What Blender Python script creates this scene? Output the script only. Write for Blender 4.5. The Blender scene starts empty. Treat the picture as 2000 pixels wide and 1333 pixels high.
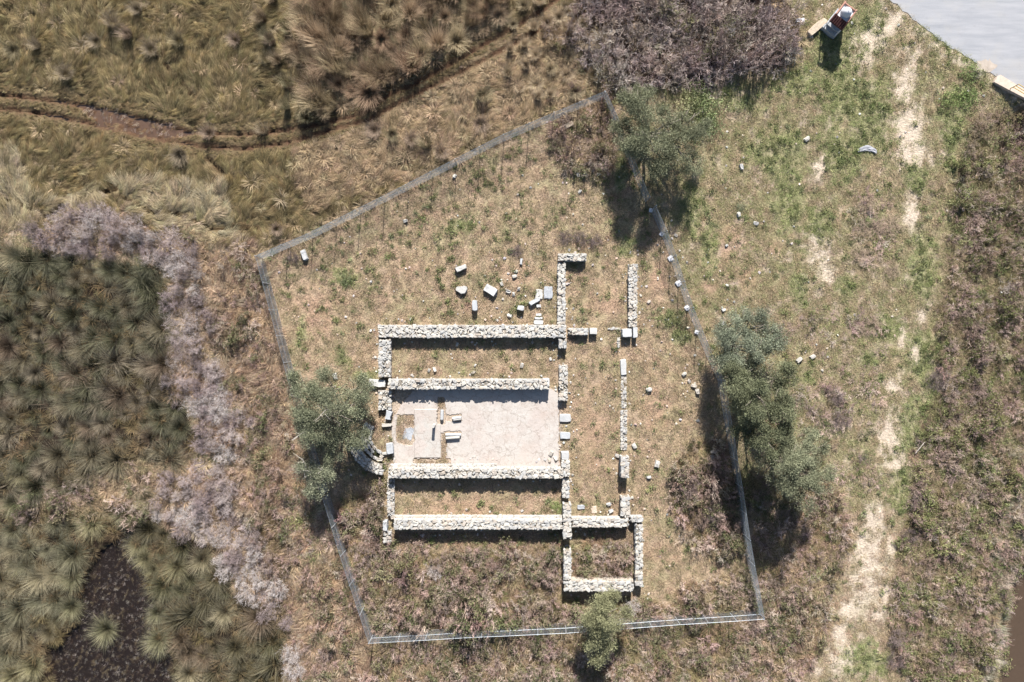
import bpy, math, random
import numpy as np
from mathutils import Vector, Matrix, Euler
R = math.radians
# ------------------------------------------------------------------ camera, world, sun, exposure
CAMH = 58.0; S = 25.0                     # camera height (m); photograph pixels per metre on the ground
scn = bpy.context.scene; col = scn.collection
cd = bpy.data.cameras.new('camera'); cam = bpy.data.objects.new('camera', cd); col.objects.link(cam)
cam.location = (0, 0, CAMH); cam.rotation_euler = (0, 0, 0)
cd.sensor_width = 36; cd.lens = 36 * CAMH / (2000 / S); cd.clip_end = 3000; cd.clip_start = 0.5
scn.camera = cam
SUN_EL = R(35.5); SUN_AZ = R(4)           # sun stands at the top of the picture, a little to the right
w = bpy.data.worlds.new('World'); scn.world = w; w.use_nodes = True
nt = w.node_tree; bg = nt.nodes['Background']
sky = nt.nodes.new('ShaderNodeTexSky'); sky.sky_type = 'NISHITA'; sky.sun_disc = False
sky.sun_elevation = SUN_EL; sky.sun_rotation = SUN_AZ
nt.links.new(sky.outputs[0], bg.inputs[0]); bg.inputs[1].default_value = 0.055
ld = bpy.data.lights.new('sun', 'SUN'); ld.energy = 4.6; ld.angle = R(0.53); ld.color = (1, .965, .92)
sun = bpy.data.objects.new('sun', ld); col.objects.link(sun)
dv = Vector((math.sin(SUN_AZ) * math.cos(SUN_EL), math.cos(SUN_AZ) * math.cos(SUN_EL), math.sin(SUN_EL)))
sun.rotation_euler = dv.to_track_quat('Z', 'Y').to_euler()
vs = scn.view_settings; vs.view_transform = 'Standard'; vs.look = 'None'; vs.gamma = 1; vs.use_curve_mapping = False
vs.exposure = 1.56
scn.cycles.max_bounces = 6; scn.cycles.transparent_max_bounces = 8
rng = np.random.default_rng(7); rnd = random.Random(5)

# ------------------------------------------------------------------ numeric helpers
def lin(c):
    c = np.asarray(c, float) / 255.0
    return np.where(c <= .04045, c / 12.92, ((c + .055) / 1.055) ** 2.4)
KEXP = 1.75
def A(r, g, b, sat=.9):
    c = lin((r, g, b)) / KEXP; l = c.mean(); c = l + (c - l) * sat; return tuple(float(v) for v in c * np.array([1.0, .992, 1.0]))      # tone seen in full sun -> surface colour
def P(px, py, z=0.0):
    k = (CAMH - z) / CAMH
    return ((px - 1000) / S * k, (666.5 - py) / S * k, z)
def _hash(i, j, s):
    n = (i.astype(np.int64) * 374761393 + j.astype(np.int64) * 668265263 + s * 1274126177) & 0xffffffff
    n = ((n ^ (n >> 13)) * 1274126177) & 0xffffffff
    return ((n ^ (n >> 16)) & 0xffff) / 65535.0
def vnoise(x, y, s=0):
    x = np.asarray(x, float); y = np.asarray(y, float)
    i = np.floor(x).astype(np.int64); j = np.floor(y).astype(np.int64); u = x - i; v = y - j
    u = u * u * (3 - 2 * u); v = v * v * (3 - 2 * v)
    return (_hash(i, j, s) * (1 - u) + _hash(i + 1, j, s) * u) * (1 - v) + (_hash(i, j + 1, s) * (1 - u) + _hash(i + 1, j + 1, s) * u) * v
def fbm(x, y, s=0, o=3):
    t = 0; a = 1; m = 0
    for k in range(o):
        t = t + a * vnoise(x * 2 ** k, y * 2 ** k, s + k * 17); m += a; a *= .55
    return t / m
def inpoly(poly, X, Y):
    X = np.asarray(X, float); Y = np.asarray(Y, float); r = np.zeros(X.shape, bool); n = len(poly)
    for k in range(n):
        x0, y0 = poly[k]; x1, y1 = poly[(k + 1) % n]
        if y0 == y1: continue
        c = ((y0 > Y) != (y1 > Y)) & (X < (x1 - x0) * (Y - y0) / (y1 - y0) + x0)
        r ^= c
    return r
def warp(X, Y, amp=10, sc=22, s=50):
    return (X + (fbm(X / sc, Y / sc, s) - .5) * 2 * amp, Y + (fbm(X / sc, Y / sc, s + 9) - .5) * 2 * amp)
def zone(poly, X, Y, amp=12, sc=26, s=50):
    x, y = warp(X, Y, amp, sc, s); return inpoly(poly, x, y)
def dline(line, X, Y):
    d = np.full(np.shape(X), 1e9)
    for (x0, y0), (x1, y1) in zip(line[:-1], line[1:]):
        dx, dy = x1 - x0, y1 - y0; t = np.clip(((X - x0) * dx + (Y - y0) * dy) / (dx * dx + dy * dy), 0, 1)
        d = np.minimum(d, np.hypot(X - x0 - t * dx, Y - y0 - t * dy))
    return d
def sstep(a, b, x):
    t = np.clip((x - a) / (b - a), 0, 1); return t * t * (3 - 2 * t)
def blob(cx, cy, rx, ry, X, Y, a=0):
    c, s_ = math.cos(R(a)), math.sin(R(a)); dx = X - cx; dy = Y - cy
    return np.exp(-(((dx * c + dy * s_) / rx) ** 2 + ((-dx * s_ + dy * c) / ry) ** 2))

# ------------------------------------------------------------------ the plan, in photograph pixels (25 px = 1 m)
FENCE = [(498, 500), (1183, 178), (1276, 395), (1350, 590), (1415, 745), (1432, 840), (1470, 1080), (1494, 1210), (720, 1258), (630, 975), (560, 740)]
CREEK_UP = [(-130, 170), (0, 185), (60, 192), (140, 203), (210, 218), (300, 238), (370, 258), (420, 262), (500, 262), (600, 248), (700, 225), (760, 185), (820, 158), (900, 112), (1010, 50), (1060, 20), (1110, -20)]
CREEK_LO = [(-130, 200), (0, 212), (80, 222), (160, 238), (220, 252), (300, 270), (390, 285), (470, 290), (560, 280), (640, 255), (720, 235), (780, 200), (850, 165), (930, 125), (1040, 65), (1100, 25)]
RILLS = [[(0, 388), (40, 402), (85, 424), (110, 412), (170, 385), (225, 370)], [(235, 385), (290, 415), (350, 420), (405, 447), (500, 448)], [(313, 118), (340, 150), (375, 190)],
         [(405, 310), (440, 345)], [(0, 1030), (60, 1005), (110, 985)]]
CREEK_WATER = [(150, 206), (200, 210), (250, 222), (340, 244), (385, 262), (345, 270), (300, 268), (250, 258), (215, 250), (185, 240)]
MARSH = [(-200, -200), (1190, -200), (1110, 60), (1100, 110), (1180, 175), (498, 500), (470, 560), (420, 520), (360, 470), (220, 430), (120, 415), (80, 455), (-200, 455)]
STRAW = [[(-200, 300), (40, 305), (65, 380), (60, 470), (-200, 460)], [(225, 350), (300, 345), (330, 362), (440, 370), (460, 470), (380, 470), (250, 420)], [(60, 400), (160, 372), (230, 375), (190, 420), (100, 430)]]
HUMMOCK = [(1080, 10), (1130, 60), (1180, 170), (600, 430), (560, 300), (700, 250), (860, 160), (1010, 60)]
REEDLAND = [(620, -200), (1010, -200), (1000, 40), (900, 105), (820, 150), (740, 190), (640, 225), (570, 120)]
BRUSH_NE = [(1170, -200), (1530, -200), (1548, 40), (1575, 90), (1530, 130), (1470, 140), (1400, 155), (1385, 175), (1310, 165), (1270, 175), (1205, 175), (1150, 130), (1110, 80)]
PALE = [[(60, 455), (110, 420), (160, 410), (230, 435), (300, 455), (370, 475), (405, 520), (400, 600), (360, 590), (330, 520), (270, 500), (180, 500), (90, 490)],
        [(310, 595), (400, 585), (425, 640), (400, 700), (440, 760), (490, 800), (480, 850), (440, 900), (400, 880), (385, 800), (320, 760), (330, 700), (345, 660)],
        [(300, 1000), (320, 930), (400, 905), (460, 930), (450, 990), (500, 1060), (540, 1130), (550, 1200), (570, 1230), (530, 1190), (470, 1150), (420, 1080), (390, 1040), (320, 1030)]]
RUSH1 = [(-60, 460), (60, 495), (140, 515), (300, 520), (325, 560), (325, 660), (330, 760), (370, 830), (395, 860), (330, 905), (230, 900), (150, 950), (70, 960), (-60, 1010)]
POND = [(-60, 1420), (60, 1420), (105, 1330), (90, 1270), (150, 1215), (165, 1130), (198, 1070), (240, 1035), (275, 1060), (288, 1140), (308, 1190), (300, 1230), (342, 1290), (345, 1420)]
BROWN_LIT = [(60, 960), (160, 920), (330, 905), (420, 900), (330, 940), (290, 1010), (200, 1020), (100, 1000), (0, 1030)]
WEST_DRY = [(360, 460), (490, 480), (510, 560), (560, 740), (590, 900), (630, 975), (720, 1260), (730, 1420), (540, 1420), (560, 1240), (530, 1130), (470, 1040), (460, 930), (490, 830), (430, 740), (410, 640), (410, 520)]
RIVER = [(1996, 1110), (1992, 1150), (1984, 1210), (1978, 1260), (1970, 1330), (1955, 1460), (2400, 1460), (2400, 1090)]
EAST_BRUSH = [(1900, 235), (2200, 180), (2200, 1500), (1880, 1500), (1770, 1333), (1740, 1230), (1750, 1100), (1780, 960), (1790, 850), (1840, 760), (1830, 660), (1850, 520), (1870, 400), (1880, 300)]
SOUTH_BRUSH = [(-0, 0)]
SE_OUT = [(1470, 930), (1580, 900), (1630, 960), (1660, 1040), (1620, 1160), (1610, 1250), (1560, 1333), (1570, 1450), (1240, 1450), (1200, 1330), (1220, 1240), (1494, 1215), (1480, 1080)]
S_OUT = [(720, 1265), (900, 1255), (1200, 1240), (1240, 1450), (730, 1450)]
S_IN = [(760, 1060), (860, 1075), (1095, 1070), (1100, 1165), (1150, 1180), (1240, 1160), (1300, 1190), (1330, 1150), (1460, 1110), (1485, 1200), (1200, 1225), (740, 1245), (700, 1150), (690, 1080)]
E_IN = [(1335, 880), (1395, 860), (1425, 880), (1450, 960), (1462, 1080), (1400, 1110), (1330, 1040), (1310, 960)]
W_IN = [(660, 990), (750, 940), (750, 1015), (770, 1080), (720, 1200), (680, 1110), (650, 1040)]
N_IN = [(1085, 240), (1180, 195), (1200, 250), (1195, 330), (1170, 350), (1110, 330), (1080, 290)]
ROOMS = [(1117, 1032, 1240, 1133), (768, 1036, 1098, 1070)]
SAND = [(1692, 1120, 46, 150, 6), (1640, 1280, 40, 60, 0), (1740, 860, 30, 90, 4), (1700, 80, 36, 60, 40), (1600, 500, 30, 60, 0), (1780, 420, 20, 60, 0), (1770, 150, 26, 60, 10), (1775, 250, 34, 60, 5), (1782, 300, 40, 32, 0), (1690, 120, 30, 18, 0), (1745, 40, 22, 55, 30), (1620, 535, 16, 22, 0), (1590, 470, 12, 22, 0), (1600, 330, 14, 30, 0), (1800, 620, 9, 30, 8), (1785, 690, 14, 26, 0),
        (1760, 665, 12, 22, 0), (1745, 750, 16, 24, 20), (1740, 800, 8, 22, 20), (1735, 850, 24, 22, 0), (1755, 900, 16, 34, 0), (1705, 1010, 26, 34, 0), (1690, 1070, 34, 40, 0), (1740, 1070, 16, 34, 0), (1665, 1190, 34, 24, 0), (1640, 1240, 22, 30, 0), (1715, 1200, 20, 24, 0), (1730, 1160, 10, 30, 0), (1600, 1310, 20, 20, 0)]
RED = [(1425, 470, 34, 60, 0), (1460, 540, 40, 40, 0), (1285, 545, 28, 60, 0), (1510, 480, 22, 22, 0), (1390, 560, 30, 20, 0), (1155, 860, 40, 120, 0), (1280, 800, 40, 70, 0), (620, 610, 60, 60, 0), (930, 990, 120, 26, 0), (1175, 590, 40, 50, 0), (1020, 540, 40, 30, 0), (800, 520, 50, 26, 0), (1390, 500, 20, 50, 0)]
GREEN = [(1700, 230, 50, 90, 0), (1660, 60, 30, 50, 0), (1800, 540, 30, 50, 0), (1730, 640, 40, 30, 0), (1800, 700, 30, 60, 0), (1780, 850, 30, 50, 0), (1440, 200, 40, 20, 0), (1860, 240, 30, 60, 0), (1690, 1290, 50, 40, 0), (1820, 800, 30, 60, 0), (1760, 950, 24, 60, 0), (1370, 215, 26, 34, 60), (1875, 190, 30, 30, 0), (1850, 220, 24, 16, 0), (1895, 120, 46, 12, 40), (1840, 80, 40, 10, 42), (1620, 100, 40, 60, 0), (1560, 160, 60, 30, 0), (1650, 180, 60, 60, 0), (1700, 60, 40, 60, 0), (1420, 190, 24, 24, 0), (675, 545, 30, 20, 0), (590, 640, 10, 34, 0), (670, 700, 26, 12, 30), (720, 735, 40, 12, 0), (900, 440, 40, 14, 0), (575, 1020, 24, 34, 0), (620, 1100, 22, 22, 0), (520, 870, 12, 26, 0),
         (1085, 985, 16, 14, 0), (1310, 625, 22, 14, 0), (1330, 660, 22, 16, 0), (1800, 480, 24, 30, 0), (1650, 560, 24, 26, 0), (1790, 800, 30, 30, 0), (1700, 700, 20, 20, 0), (1560, 740, 30, 20, 0), (1520, 300, 60, 60, 0), (1640, 300, 50, 60, 0), (1545, 400, 40, 60, 0), (1600, 440, 26, 40, 0), (1560, 560, 22, 40, 0), (1660, 1290, 34, 30, 0), (1790, 300, 50, 10, 90), (1225, 480, 20, 24, 0), (1350, 400, 30, 60, 0), (1860, 290, 14, 60, 0), (1790, 350, 30, 30, 0), (1385, 490, 20, 60, 0), (1210, 340, 14, 50, 0)]
ROAD = [(1738, 0), (1790, 42), (1850, 88), (1905, 122), (1950, 152), (2000, 188), (2080, 240), (2400, 440), (2400, -400), (1500, -400), (1640, -90)]
WALLRECTS = [(737, 634, 1108, 662), (1107, 640, 1168, 658), (737, 660, 764, 800), (719, 741, 755, 758), (763, 739, 1074, 763), (1091, 657, 1108, 684), (1092, 711, 1110, 786), (1093, 807, 1116, 826), (1094, 843, 1115, 858), (1096, 883, 1114, 976),
             (757, 906, 1114, 936), (1099, 984, 1116, 1056), (763, 1009, 1100, 1037), (1114, 1012, 1230, 1032), (754, 932, 771, 1012), (1228, 1008, 1257, 1022), (1241, 1018, 1257, 1150), (1213, 968, 1232, 1013), (1212, 891, 1230, 936), (1228, 500, 1246, 660),
             (1216, 642, 1238, 660), (1089, 493, 1106, 637), (1089, 493, 1149, 512), (1100, 1073, 1117, 1158), (1115, 1133, 1256, 1158), (1211, 701, 1225, 734), (1211, 800, 1226, 882), (768, 758, 1094, 912)]
def in_walls(X, Y, m=0):
    r = np.zeros(np.shape(X), bool)
    for x0, y0, x1, y1 in WALLRECTS: r |= (X > x0 - m) & (X < x1 + m) & (Y > y0 - m) & (Y < y1 + m)
    return r
def gblobs(L, X, Y):
    t = np.zeros(np.shape(X))
    for cx, cy, rx, ry, a in L: t = np.maximum(t, blob(cx, cy, rx, ry, X, Y, a))
    return t
def masks(X, Y):
    """what grows or lies at plan position X, Y (photograph pixels)"""
    m = {}
    xw, yw = warp(X, Y, 13, 26, 50)
    Z = lambda p: inpoly(p, xw, yw)
    m['inside'] = inpoly(FENCE, X, Y)
    m['marsh'] = Z(MARSH) & ~m['inside']
    m['straw'] = (Z(STRAW[0]) | Z(STRAW[1]) | Z(STRAW[2])) & m['marsh']
    m['hum'] = Z(HUMMOCK) & m['marsh']; m['reed'] = Z(REEDLAND)
    m['pale'] = Z(PALE[0]) | Z(PALE[1]) | Z(PALE[2])
    m['rush'] = Z(RUSH1) | ((X < 560) & (Y > 1000) & ~m['marsh'] & ~m['pale'])
    m['pond'] = Z(POND)
    m['blit'] = Z(BROWN_LIT); m['wdry'] = Z(WEST_DRY) & ~m['inside']
    m['river'] = inpoly(RIVER, *warp(X, Y, 5, 12, 3))
    m['brush_ne'] = Z(BRUSH_NE); m['east'] = Z(EAST_BRUSH) & ~m['river']
    sx = inpoly(FENCE, X, Y)
    m['south'] = (Z(SE_OUT) | Z(S_OUT)) & ~sx
    rooms = np.zeros(np.shape(X), bool)
    for x0, y0, x1, y1 in ROOMS: rooms |= (X > x0) & (X < x1) & (Y > y0) & (Y < y1)
    m['sin'] = (Z(S_IN) | Z(E_IN) | Z(W_IN) | rooms) & sx & ~in_walls(X, Y)
    m['nin'] = Z(N_IN)
    m['road'] = inpoly(ROAD, X, Y)
    sd = np.maximum(gblobs(SAND[:6], X, Y) * .92 + (fbm(X / 9, Y / 16, 61) - .5) * -.4, gblobs(SAND[6:], X, Y) * 1.1) + (fbm(X / 9, Y / 16, 61) - .5) * 1.1; m['sandv'] = sd
    m['sand'] = (sd > .75) & (X > 1490)
    m['redv'] = gblobs(RED, X, Y) + (fbm(X / 14, Y / 14, 62) - .5) * 1.0
    m['greenv'] = gblobs(GREEN, X, Y) + (fbm(X / 11, Y / 11, 63) - .5) * 1.0
    return m
def ground_z(X, Y):
    X = np.asarray(X, float); Y = np.asarray(Y, float)
    ins = inpoly(FENCE, X, Y); flat = in_walls(X, Y, 6)
    z = (fbm(X / 40, Y / 40, 1) - .5) * .12 + (fbm(X / 9, Y / 9, 2) - .5) * .07
    mar = zone(MARSH, X, Y) & ~ins
    z = z + mar * ((fbm(X / 16, Y / 16, 3) - .45) * .3)
    z = np.where(flat | ((X > 760) & (X < 1240) & (Y > 640) & (Y < 1160)), z * .35, z)
    d = np.minimum(dline(CREEK_UP, X + (fbm(X / 12, Y / 12, 4) - .5) * 8, Y + (fbm(X / 9, Y / 9, 5) - .5) * 9), dline(CREEK_LO, X, Y + (fbm(X / 9, Y / 9, 6) - .5) * 9))
    z = z - np.where(X > 560, .18, .26) * (1 - sstep(1, 4.5, d))
    for k, rl in enumerate(RILLS): z = z - .3 * (1 - sstep(1, 5, dline(rl, X, Y + (fbm(X / 9, Y / 9, 8 + k) - .5) * 8)))
    z = np.where(zone(CREEK_WATER, X, Y, 5, 9), np.minimum(z, -.22 + (fbm(X / 5, Y / 5, 12) - .5) * .22), z)
    z = np.where(zone(POND, X, Y), -.34 + (fbm(X / 5, Y / 5, 13) - .5) * .12, z)
    db = X - (2018 - (Y - 1090) * .13); bank = np.where(Y > 980, sstep(-75, 8, db + 14 * (fbm(X / 14, Y / 14, 170) - .5)) * sstep(980, 1190, Y), 0)
    z = z - 1.7 * bank
    dr = inpoly(ROAD, X, Y) | (dline(ROAD[:8], X, Y) < 12)
    z = np.where(dr, -.03, z)
    low = blob(1990, 260, 60, 55, X, Y); z = np.where(~dr, z - .9 * low * sstep(1925, 1960, X), z)
    return z
def gz(px, py): return float(ground_z(np.array([px]), np.array([py]))[0])

# ------------------------------------------------------------------ object helpers
def tag(o, label=None, cat=None, group=None, kind=None):
    if label: o['label'] = label
    if cat: o['category'] = cat
    if group: o['group'] = group
    if kind: o['kind'] = kind
    return o
def empty(name, loc, rz=0):
    o = bpy.data.objects.new(name, None); col.objects.link(o); o.location = loc; o.rotation_euler = (0, 0, rz); o.empty_display_size = .2
    return o
def mk(name, V, F, mat, parent=None, smooth=False, link=True):
    me = bpy.data.meshes.new(name); V = np.asarray(V, np.float32)
    if isinstance(F, np.ndarray):
        k = F.shape[1]; me.vertices.add(len(V)); me.vertices.foreach_set('co', V.ravel())
        me.loops.add(F.size); me.loops.foreach_set('vertex_index', F.ravel().astype(np.int32))
        me.polygons.add(len(F)); me.polygons.foreach_set('loop_start', np.arange(0, F.size, k, dtype=np.int32))
        me.polygons.foreach_set('loop_total', np.full(len(F), k, np.int32)); me.update(calc_edges=True)
    else:
        me.from_pydata(V.tolist(), [], F); me.update()
    if smooth: me.shade_smooth()
    else: me.shade_flat()
    if mat: me.materials.append(mat)
    o = bpy.data.objects.new(name, me)
    if link: col.objects.link(o)
    if parent: o.parent = parent
    return o
def inst(name, me, parent, loc=(0, 0, 0), rot=(0, 0, 0), scl=(1, 1, 1), color=None):
    o = bpy.data.objects.new(name, me); col.objects.link(o); o.parent = parent
    o.location = loc; o.rotation_euler = rot; o.scale = scl
    if color is not None: o.color = (*color[:3], 1)
    return o
def vattr(me, name, data):
    a = me.attributes.new(name, 'FLOAT', 'POINT'); a.data.foreach_set('value', np.asarray(data, np.float32))
def box(x0, y0, z0, x1, y1, z1):
    V = [(x0, y0, z0), (x1, y0, z0), (x1, y1, z0), (x0, y1, z0), (x0, y0, z1), (x1, y0, z1), (x1, y1, z1), (x0, y1, z1)]
    return V, [(0, 3, 2, 1), (4, 5, 6, 7), (0, 1, 5, 4), (1, 2, 6, 5), (2, 3, 7, 6), (3, 0, 4, 7)]
class MB:
    def __init__(s): s.V = []; s.F = []
    def add(s, V, F):
        n = len(s.V); s.V += [tuple(v) for v in V]; s.F += [tuple(i + n for i in f) for f in F]; return s
    def box(s, *a): return s.add(*box(*a))
    def tube(s, pts, rad, n=6, cap=True):
        pts = [Vector(p) for p in pts]; rings = []
        if not hasattr(rad, '__len__'): rad = [rad] * len(pts)
        for k, p in enumerate(pts):
            d = (pts[min(k + 1, len(pts) - 1)] - pts[max(k - 1, 0)]).normalized()
            u = d.cross(Vector((0, 0, 1)) if abs(d.z) < .9 else Vector((1, 0, 0))).normalized(); v = d.cross(u)
            rings.append([p + (u * math.cos(2 * math.pi * i / n) + v * math.sin(2 * math.pi * i / n)) * rad[k] for i in range(n)])
        V = [q for r in rings for q in r]; F = []
        for k in range(len(pts) - 1):
            for i in range(n): F.append((k * n + i, k * n + (i + 1) % n, (k + 1) * n + (i + 1) % n, (k + 1) * n + i))
        if cap: F += [tuple(range(n))[::-1], tuple((len(pts) - 1) * n + i for i in range(n))]
        return s.add(V, F)
    def build(s, name, mat, parent=None, smooth=False, link=True): return mk(name, s.V, s.F, mat, parent, smooth, link)

# ------------------------------------------------------------------ materials
def newmat(name, rough=.95, spec=.15):
    m = bpy.data.materials.new(name); m.use_nodes = True; b = m.node_tree.nodes['Principled BSDF']
    b.inputs['Roughness'].default_value = rough; b.inputs['Specular IOR Level'].default_value = spec
    return m, m.node_tree, b
def N(nt, t, **k):
    n = nt.nodes.new(t)
    for a, v in k.items(): setattr(n, a, v)
    return n
def noise(nt, scale, detail=4, vec=None, rough=.6):
    n = N(nt, 'ShaderNodeTexNoise'); n.inputs['Scale'].default_value = scale; n.inputs['Detail'].default_value = detail; n.inputs['Roughness'].default_value = rough
    if vec is not None: nt.links.new(vec, n.inputs['Vector'])
    return n.outputs['Fac']
def maprange(nt, v, a, b, c, d):
    n = N(nt, 'ShaderNodeMapRange'); nt.links.new(v, n.inputs[0])
    for i, x in enumerate((a, b, c, d)): n.inputs[i + 1].default_value = x
    return n.outputs[0]
def mult(nt, c, f):
    n = N(nt, 'ShaderNodeVectorMath', operation='SCALE'); nt.links.new(c, n.inputs[0])
    if isinstance(f, (int, float)): n.inputs['Scale'].default_value = f
    else: nt.links.new(f, n.inputs['Scale'])
    return n.outputs[0]
def mixc(nt, f, a, b):
    n = N(nt, 'ShaderNodeMix', data_type='RGBA')
    if isinstance(f, (int, float)): n.inputs[0].default_value = f
    else: nt.links.new(f, n.inputs[0])
    for i, x in ((6, a), (7, b)):
        if isinstance(x, tuple): n.inputs[i].default_value = (*x[:3], 1)
        else: nt.links.new(x, n.inputs[i])
    return n.outputs[2]
def bump(nt, b, h, dist, strength=1.0):
    n = N(nt, 'ShaderNodeBump'); n.inputs['Distance'].default_value = dist; n.inputs['Strength'].default_value = strength
    nt.links.new(h, n.inputs['Height']); nt.links.new(n.outputs[0], b.inputs['Normal'])
def blade_mat(name, source, base=.62, tip=1.35, transl=.25, straw=0):
    """grass, rush, twig and leaf surface: colour from the instance or the object, lighter towards the blade's tip"""
    m, nt, b = newmat(name, .85, .2)
    if source == 'inst':
        a = N(nt, 'ShaderNodeAttribute', attribute_type='INSTANCER', attribute_name='tint'); c = a.outputs['Color']
    else: c = N(nt, 'ShaderNodeObjectInfo').outputs['Color']
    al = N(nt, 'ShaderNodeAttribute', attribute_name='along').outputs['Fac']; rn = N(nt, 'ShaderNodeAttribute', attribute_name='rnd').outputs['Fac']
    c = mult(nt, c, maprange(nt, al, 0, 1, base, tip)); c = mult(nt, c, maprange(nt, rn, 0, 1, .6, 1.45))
    c = mixc(nt, maprange(nt, rn, .8, 1, 0, .22), c, A(196, 178, 148))
    nt.links.new(c, b.inputs['Base Color'])
    if straw:
        c = mixc(nt, maprange(nt, al, .45, 1, 0, straw), c, A(196, 188, 166))
        nt.links.new(c, b.inputs['Base Color'])
    t = N(nt, 'ShaderNodeBsdfTranslucent'); nt.links.new(c, t.inputs[0]); mx = N(nt, 'ShaderNodeMixShader'); mx.inputs[0].default_value = transl
    out = nt.nodes['Material Output']; nt.links.new(b.outputs[0], mx.inputs[1]); nt.links.new(t.outputs[0], mx.inputs[2]); nt.links.new(mx.outputs[0], out.inputs[0])
    return m
M = {}
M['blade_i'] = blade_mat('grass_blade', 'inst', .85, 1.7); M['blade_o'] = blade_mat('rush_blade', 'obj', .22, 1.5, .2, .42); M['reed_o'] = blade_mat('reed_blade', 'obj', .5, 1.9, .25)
M['twig_i'] = blade_mat('twig', 'inst', .85, 1.6, 0.02); M['twig_o'] = blade_mat('bare_twig', 'obj', .7, 1.45, 0.02)
M['leaf_i'] = blade_mat('leaf', 'inst', 1.1, 1.2, .25); M['leaf_o'] = blade_mat('olive_leaf', 'obj', .55, 1.75, .15)

def stone_mat(name, c1, c2, c3, sc=1.0, dark=.5):
    m, nt, b = newmat(name, .9, .2)
    oi = N(nt, 'ShaderNodeObjectInfo'); tc = N(nt, 'ShaderNodeTexCoord')
    off = N(nt, 'ShaderNodeVectorMath', operation='ADD'); nt.links.new(tc.outputs['Object'], off.inputs[0])
    k = N(nt, 'ShaderNodeMath', operation='MULTIPLY'); nt.links.new(oi.outputs['Random'], k.inputs[0]); k.inputs[1].default_value = 91; nt.links.new(k.outputs[0], off.inputs[1])
    r = oi.outputs['Random']
    c = mixc(nt, maprange(nt, r, .2, .8, 0, 1), c1, c2)
    k2 = N(nt, 'ShaderNodeMath', operation='FRACT'); k3 = N(nt, 'ShaderNodeMath', operation='MULTIPLY'); nt.links.new(r, k3.inputs[0]); k3.inputs[1].default_value = 37.7; nt.links.new(k3.outputs[0], k2.inputs[0])
    c = mixc(nt, maprange(nt, k2.outputs[0], .55, 1, 0, .9), c, c3)
    n1 = noise(nt, 3.2 * sc, 5, off.outputs[0]); n2 = noise(nt, 17 * sc, 4, off.outputs[0])
    c = mixc(nt, maprange(nt, n1, .52, .74, 0, dark), c, A(130, 134, 136))
    c = mult(nt, c, maprange(nt, n2, .3, .75, .78, 1.12)); nt.links.new(c, b.inputs['Base Color'])
    bump(nt, b, n2, .03, .6); return m
M['stone'] = stone_mat('limestone_rubble', A(224, 218, 204), A(198, 197, 192), A(206, 190, 170), 1, .55)
M['marble'] = stone_mat('weathered_marble', A(226, 226, 222), A(200, 204, 206), A(214, 206, 190), .8, .45)
M['brick'] = stone_mat('old_brick', A(214, 150, 120), A(200, 140, 110), A(214, 170, 150))
M['core'] = stone_mat('lime_mortar', A(166, 156, 138), A(156, 146, 130), A(146, 136, 118), 1, .5)
def flat_mat(name, c, sc=8, var=.25, rough=.9, spec=.2, metal=0, bmp=.01):
    m, nt, b = newmat(name, rough, spec); b.inputs['Metallic'].default_value = metal
    tc = N(nt, 'ShaderNodeTexCoord'); n1 = noise(nt, sc, 5, tc.outputs['Object'])
    rgb = N(nt, 'ShaderNodeRGB'); rgb.outputs[0].default_value = (*c, 1)
    nt.links.new(mult(nt, rgb.outputs[0], maprange(nt, n1, .3, .7, 1 - var, 1 + var)), b.inputs['Base Color']); bump(nt, b, n1, bmp); return m
M['galv'] = flat_mat('galvanised_wire', (.24, .265, .29), 20, .15, .45, .5, .55, .001)
M['post'] = flat_mat('galvanised_post', (.4, .42, .44), 9, .2, .45, .5, .5, .001)
M['tile'] = flat_mat('terracotta_tile', A(196, 146, 126), 14, .35); M['tiledark'] = flat_mat('dark_tile', A(112, 68, 62), 16, .35)
M['white'] = flat_mat('whitewash', A(238, 238, 240), 6, .06); M['greyslab'] = flat_mat('grey_marble', A(180, 184, 188), 7, .25)
M['yellow'] = flat_mat('yellow_paint', A(236, 200, 110), 12, .15, .5, .4); M['concrete'] = flat_mat('concrete', A(222, 202, 182), 5, .14)
M['wood'] = flat_mat('weathered_timber', A(202, 184, 160), 9, .25); M['bark'] = flat_mat('olive_bark', A(150, 140, 126), 12, .35); M['cloth'] = flat_mat('faded_cloth', A(166, 168, 174), 20, .3)

# ------------------------------------------------------------------ ground
gx = np.concatenate([-np.geomspace(600, 50.6, 14)[:-1] - 0, np.arange(-50.4, 50.41, .2), np.geomspace(50.6, 600, 14)])
gy = np.concatenate([-np.geomspace(600, 37.4, 14)[:-1], np.arange(-37.2, 37.21, .2), np.geomspace(37.4, 600, 14)])
GX, GY = np.meshgrid(gx, gy); PX = GX * S + 1000; PY = 666.5 - GY * S
far = sstep(45, 80, np.maximum(np.abs(GX), np.abs(GY) * 1.2))
GZ = ground_z(PX, PY)
m = masks(PX, PY)
C = np.zeros(PX.shape + (3,))
def paint(mask, c, amt=1.0):
    global C
    k = (np.asarray(mask, float) * amt)[..., None]; C = C * (1 - k) + np.array(A(*c)) * k
nz = fbm(PX / 30, PY / 30, 70); nf = fbm(PX / 8, PY / 8, 71)
paint(np.ones_like(PX), (168, 148, 118))
paint(sstep(.4, .65, nz), (150, 146, 104), .8)                                  # thin green on the dry turf
paint(sstep(.5, .75, fbm(PX / 20, PY / 24, 72)), (188, 168, 148), .9)            # bare pale earth
paint(m['inside'], (184, 158, 128), .75)
paint(m['inside'] * sstep(.45, .7, nz), (164, 156, 116), .6)
paint(sstep(.3, 1, m['redv']) * ~m['marsh'], (180, 142, 118), .55)
paint(sstep(.25, .8, m['greenv']), (152, 154, 108), .55)
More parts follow.
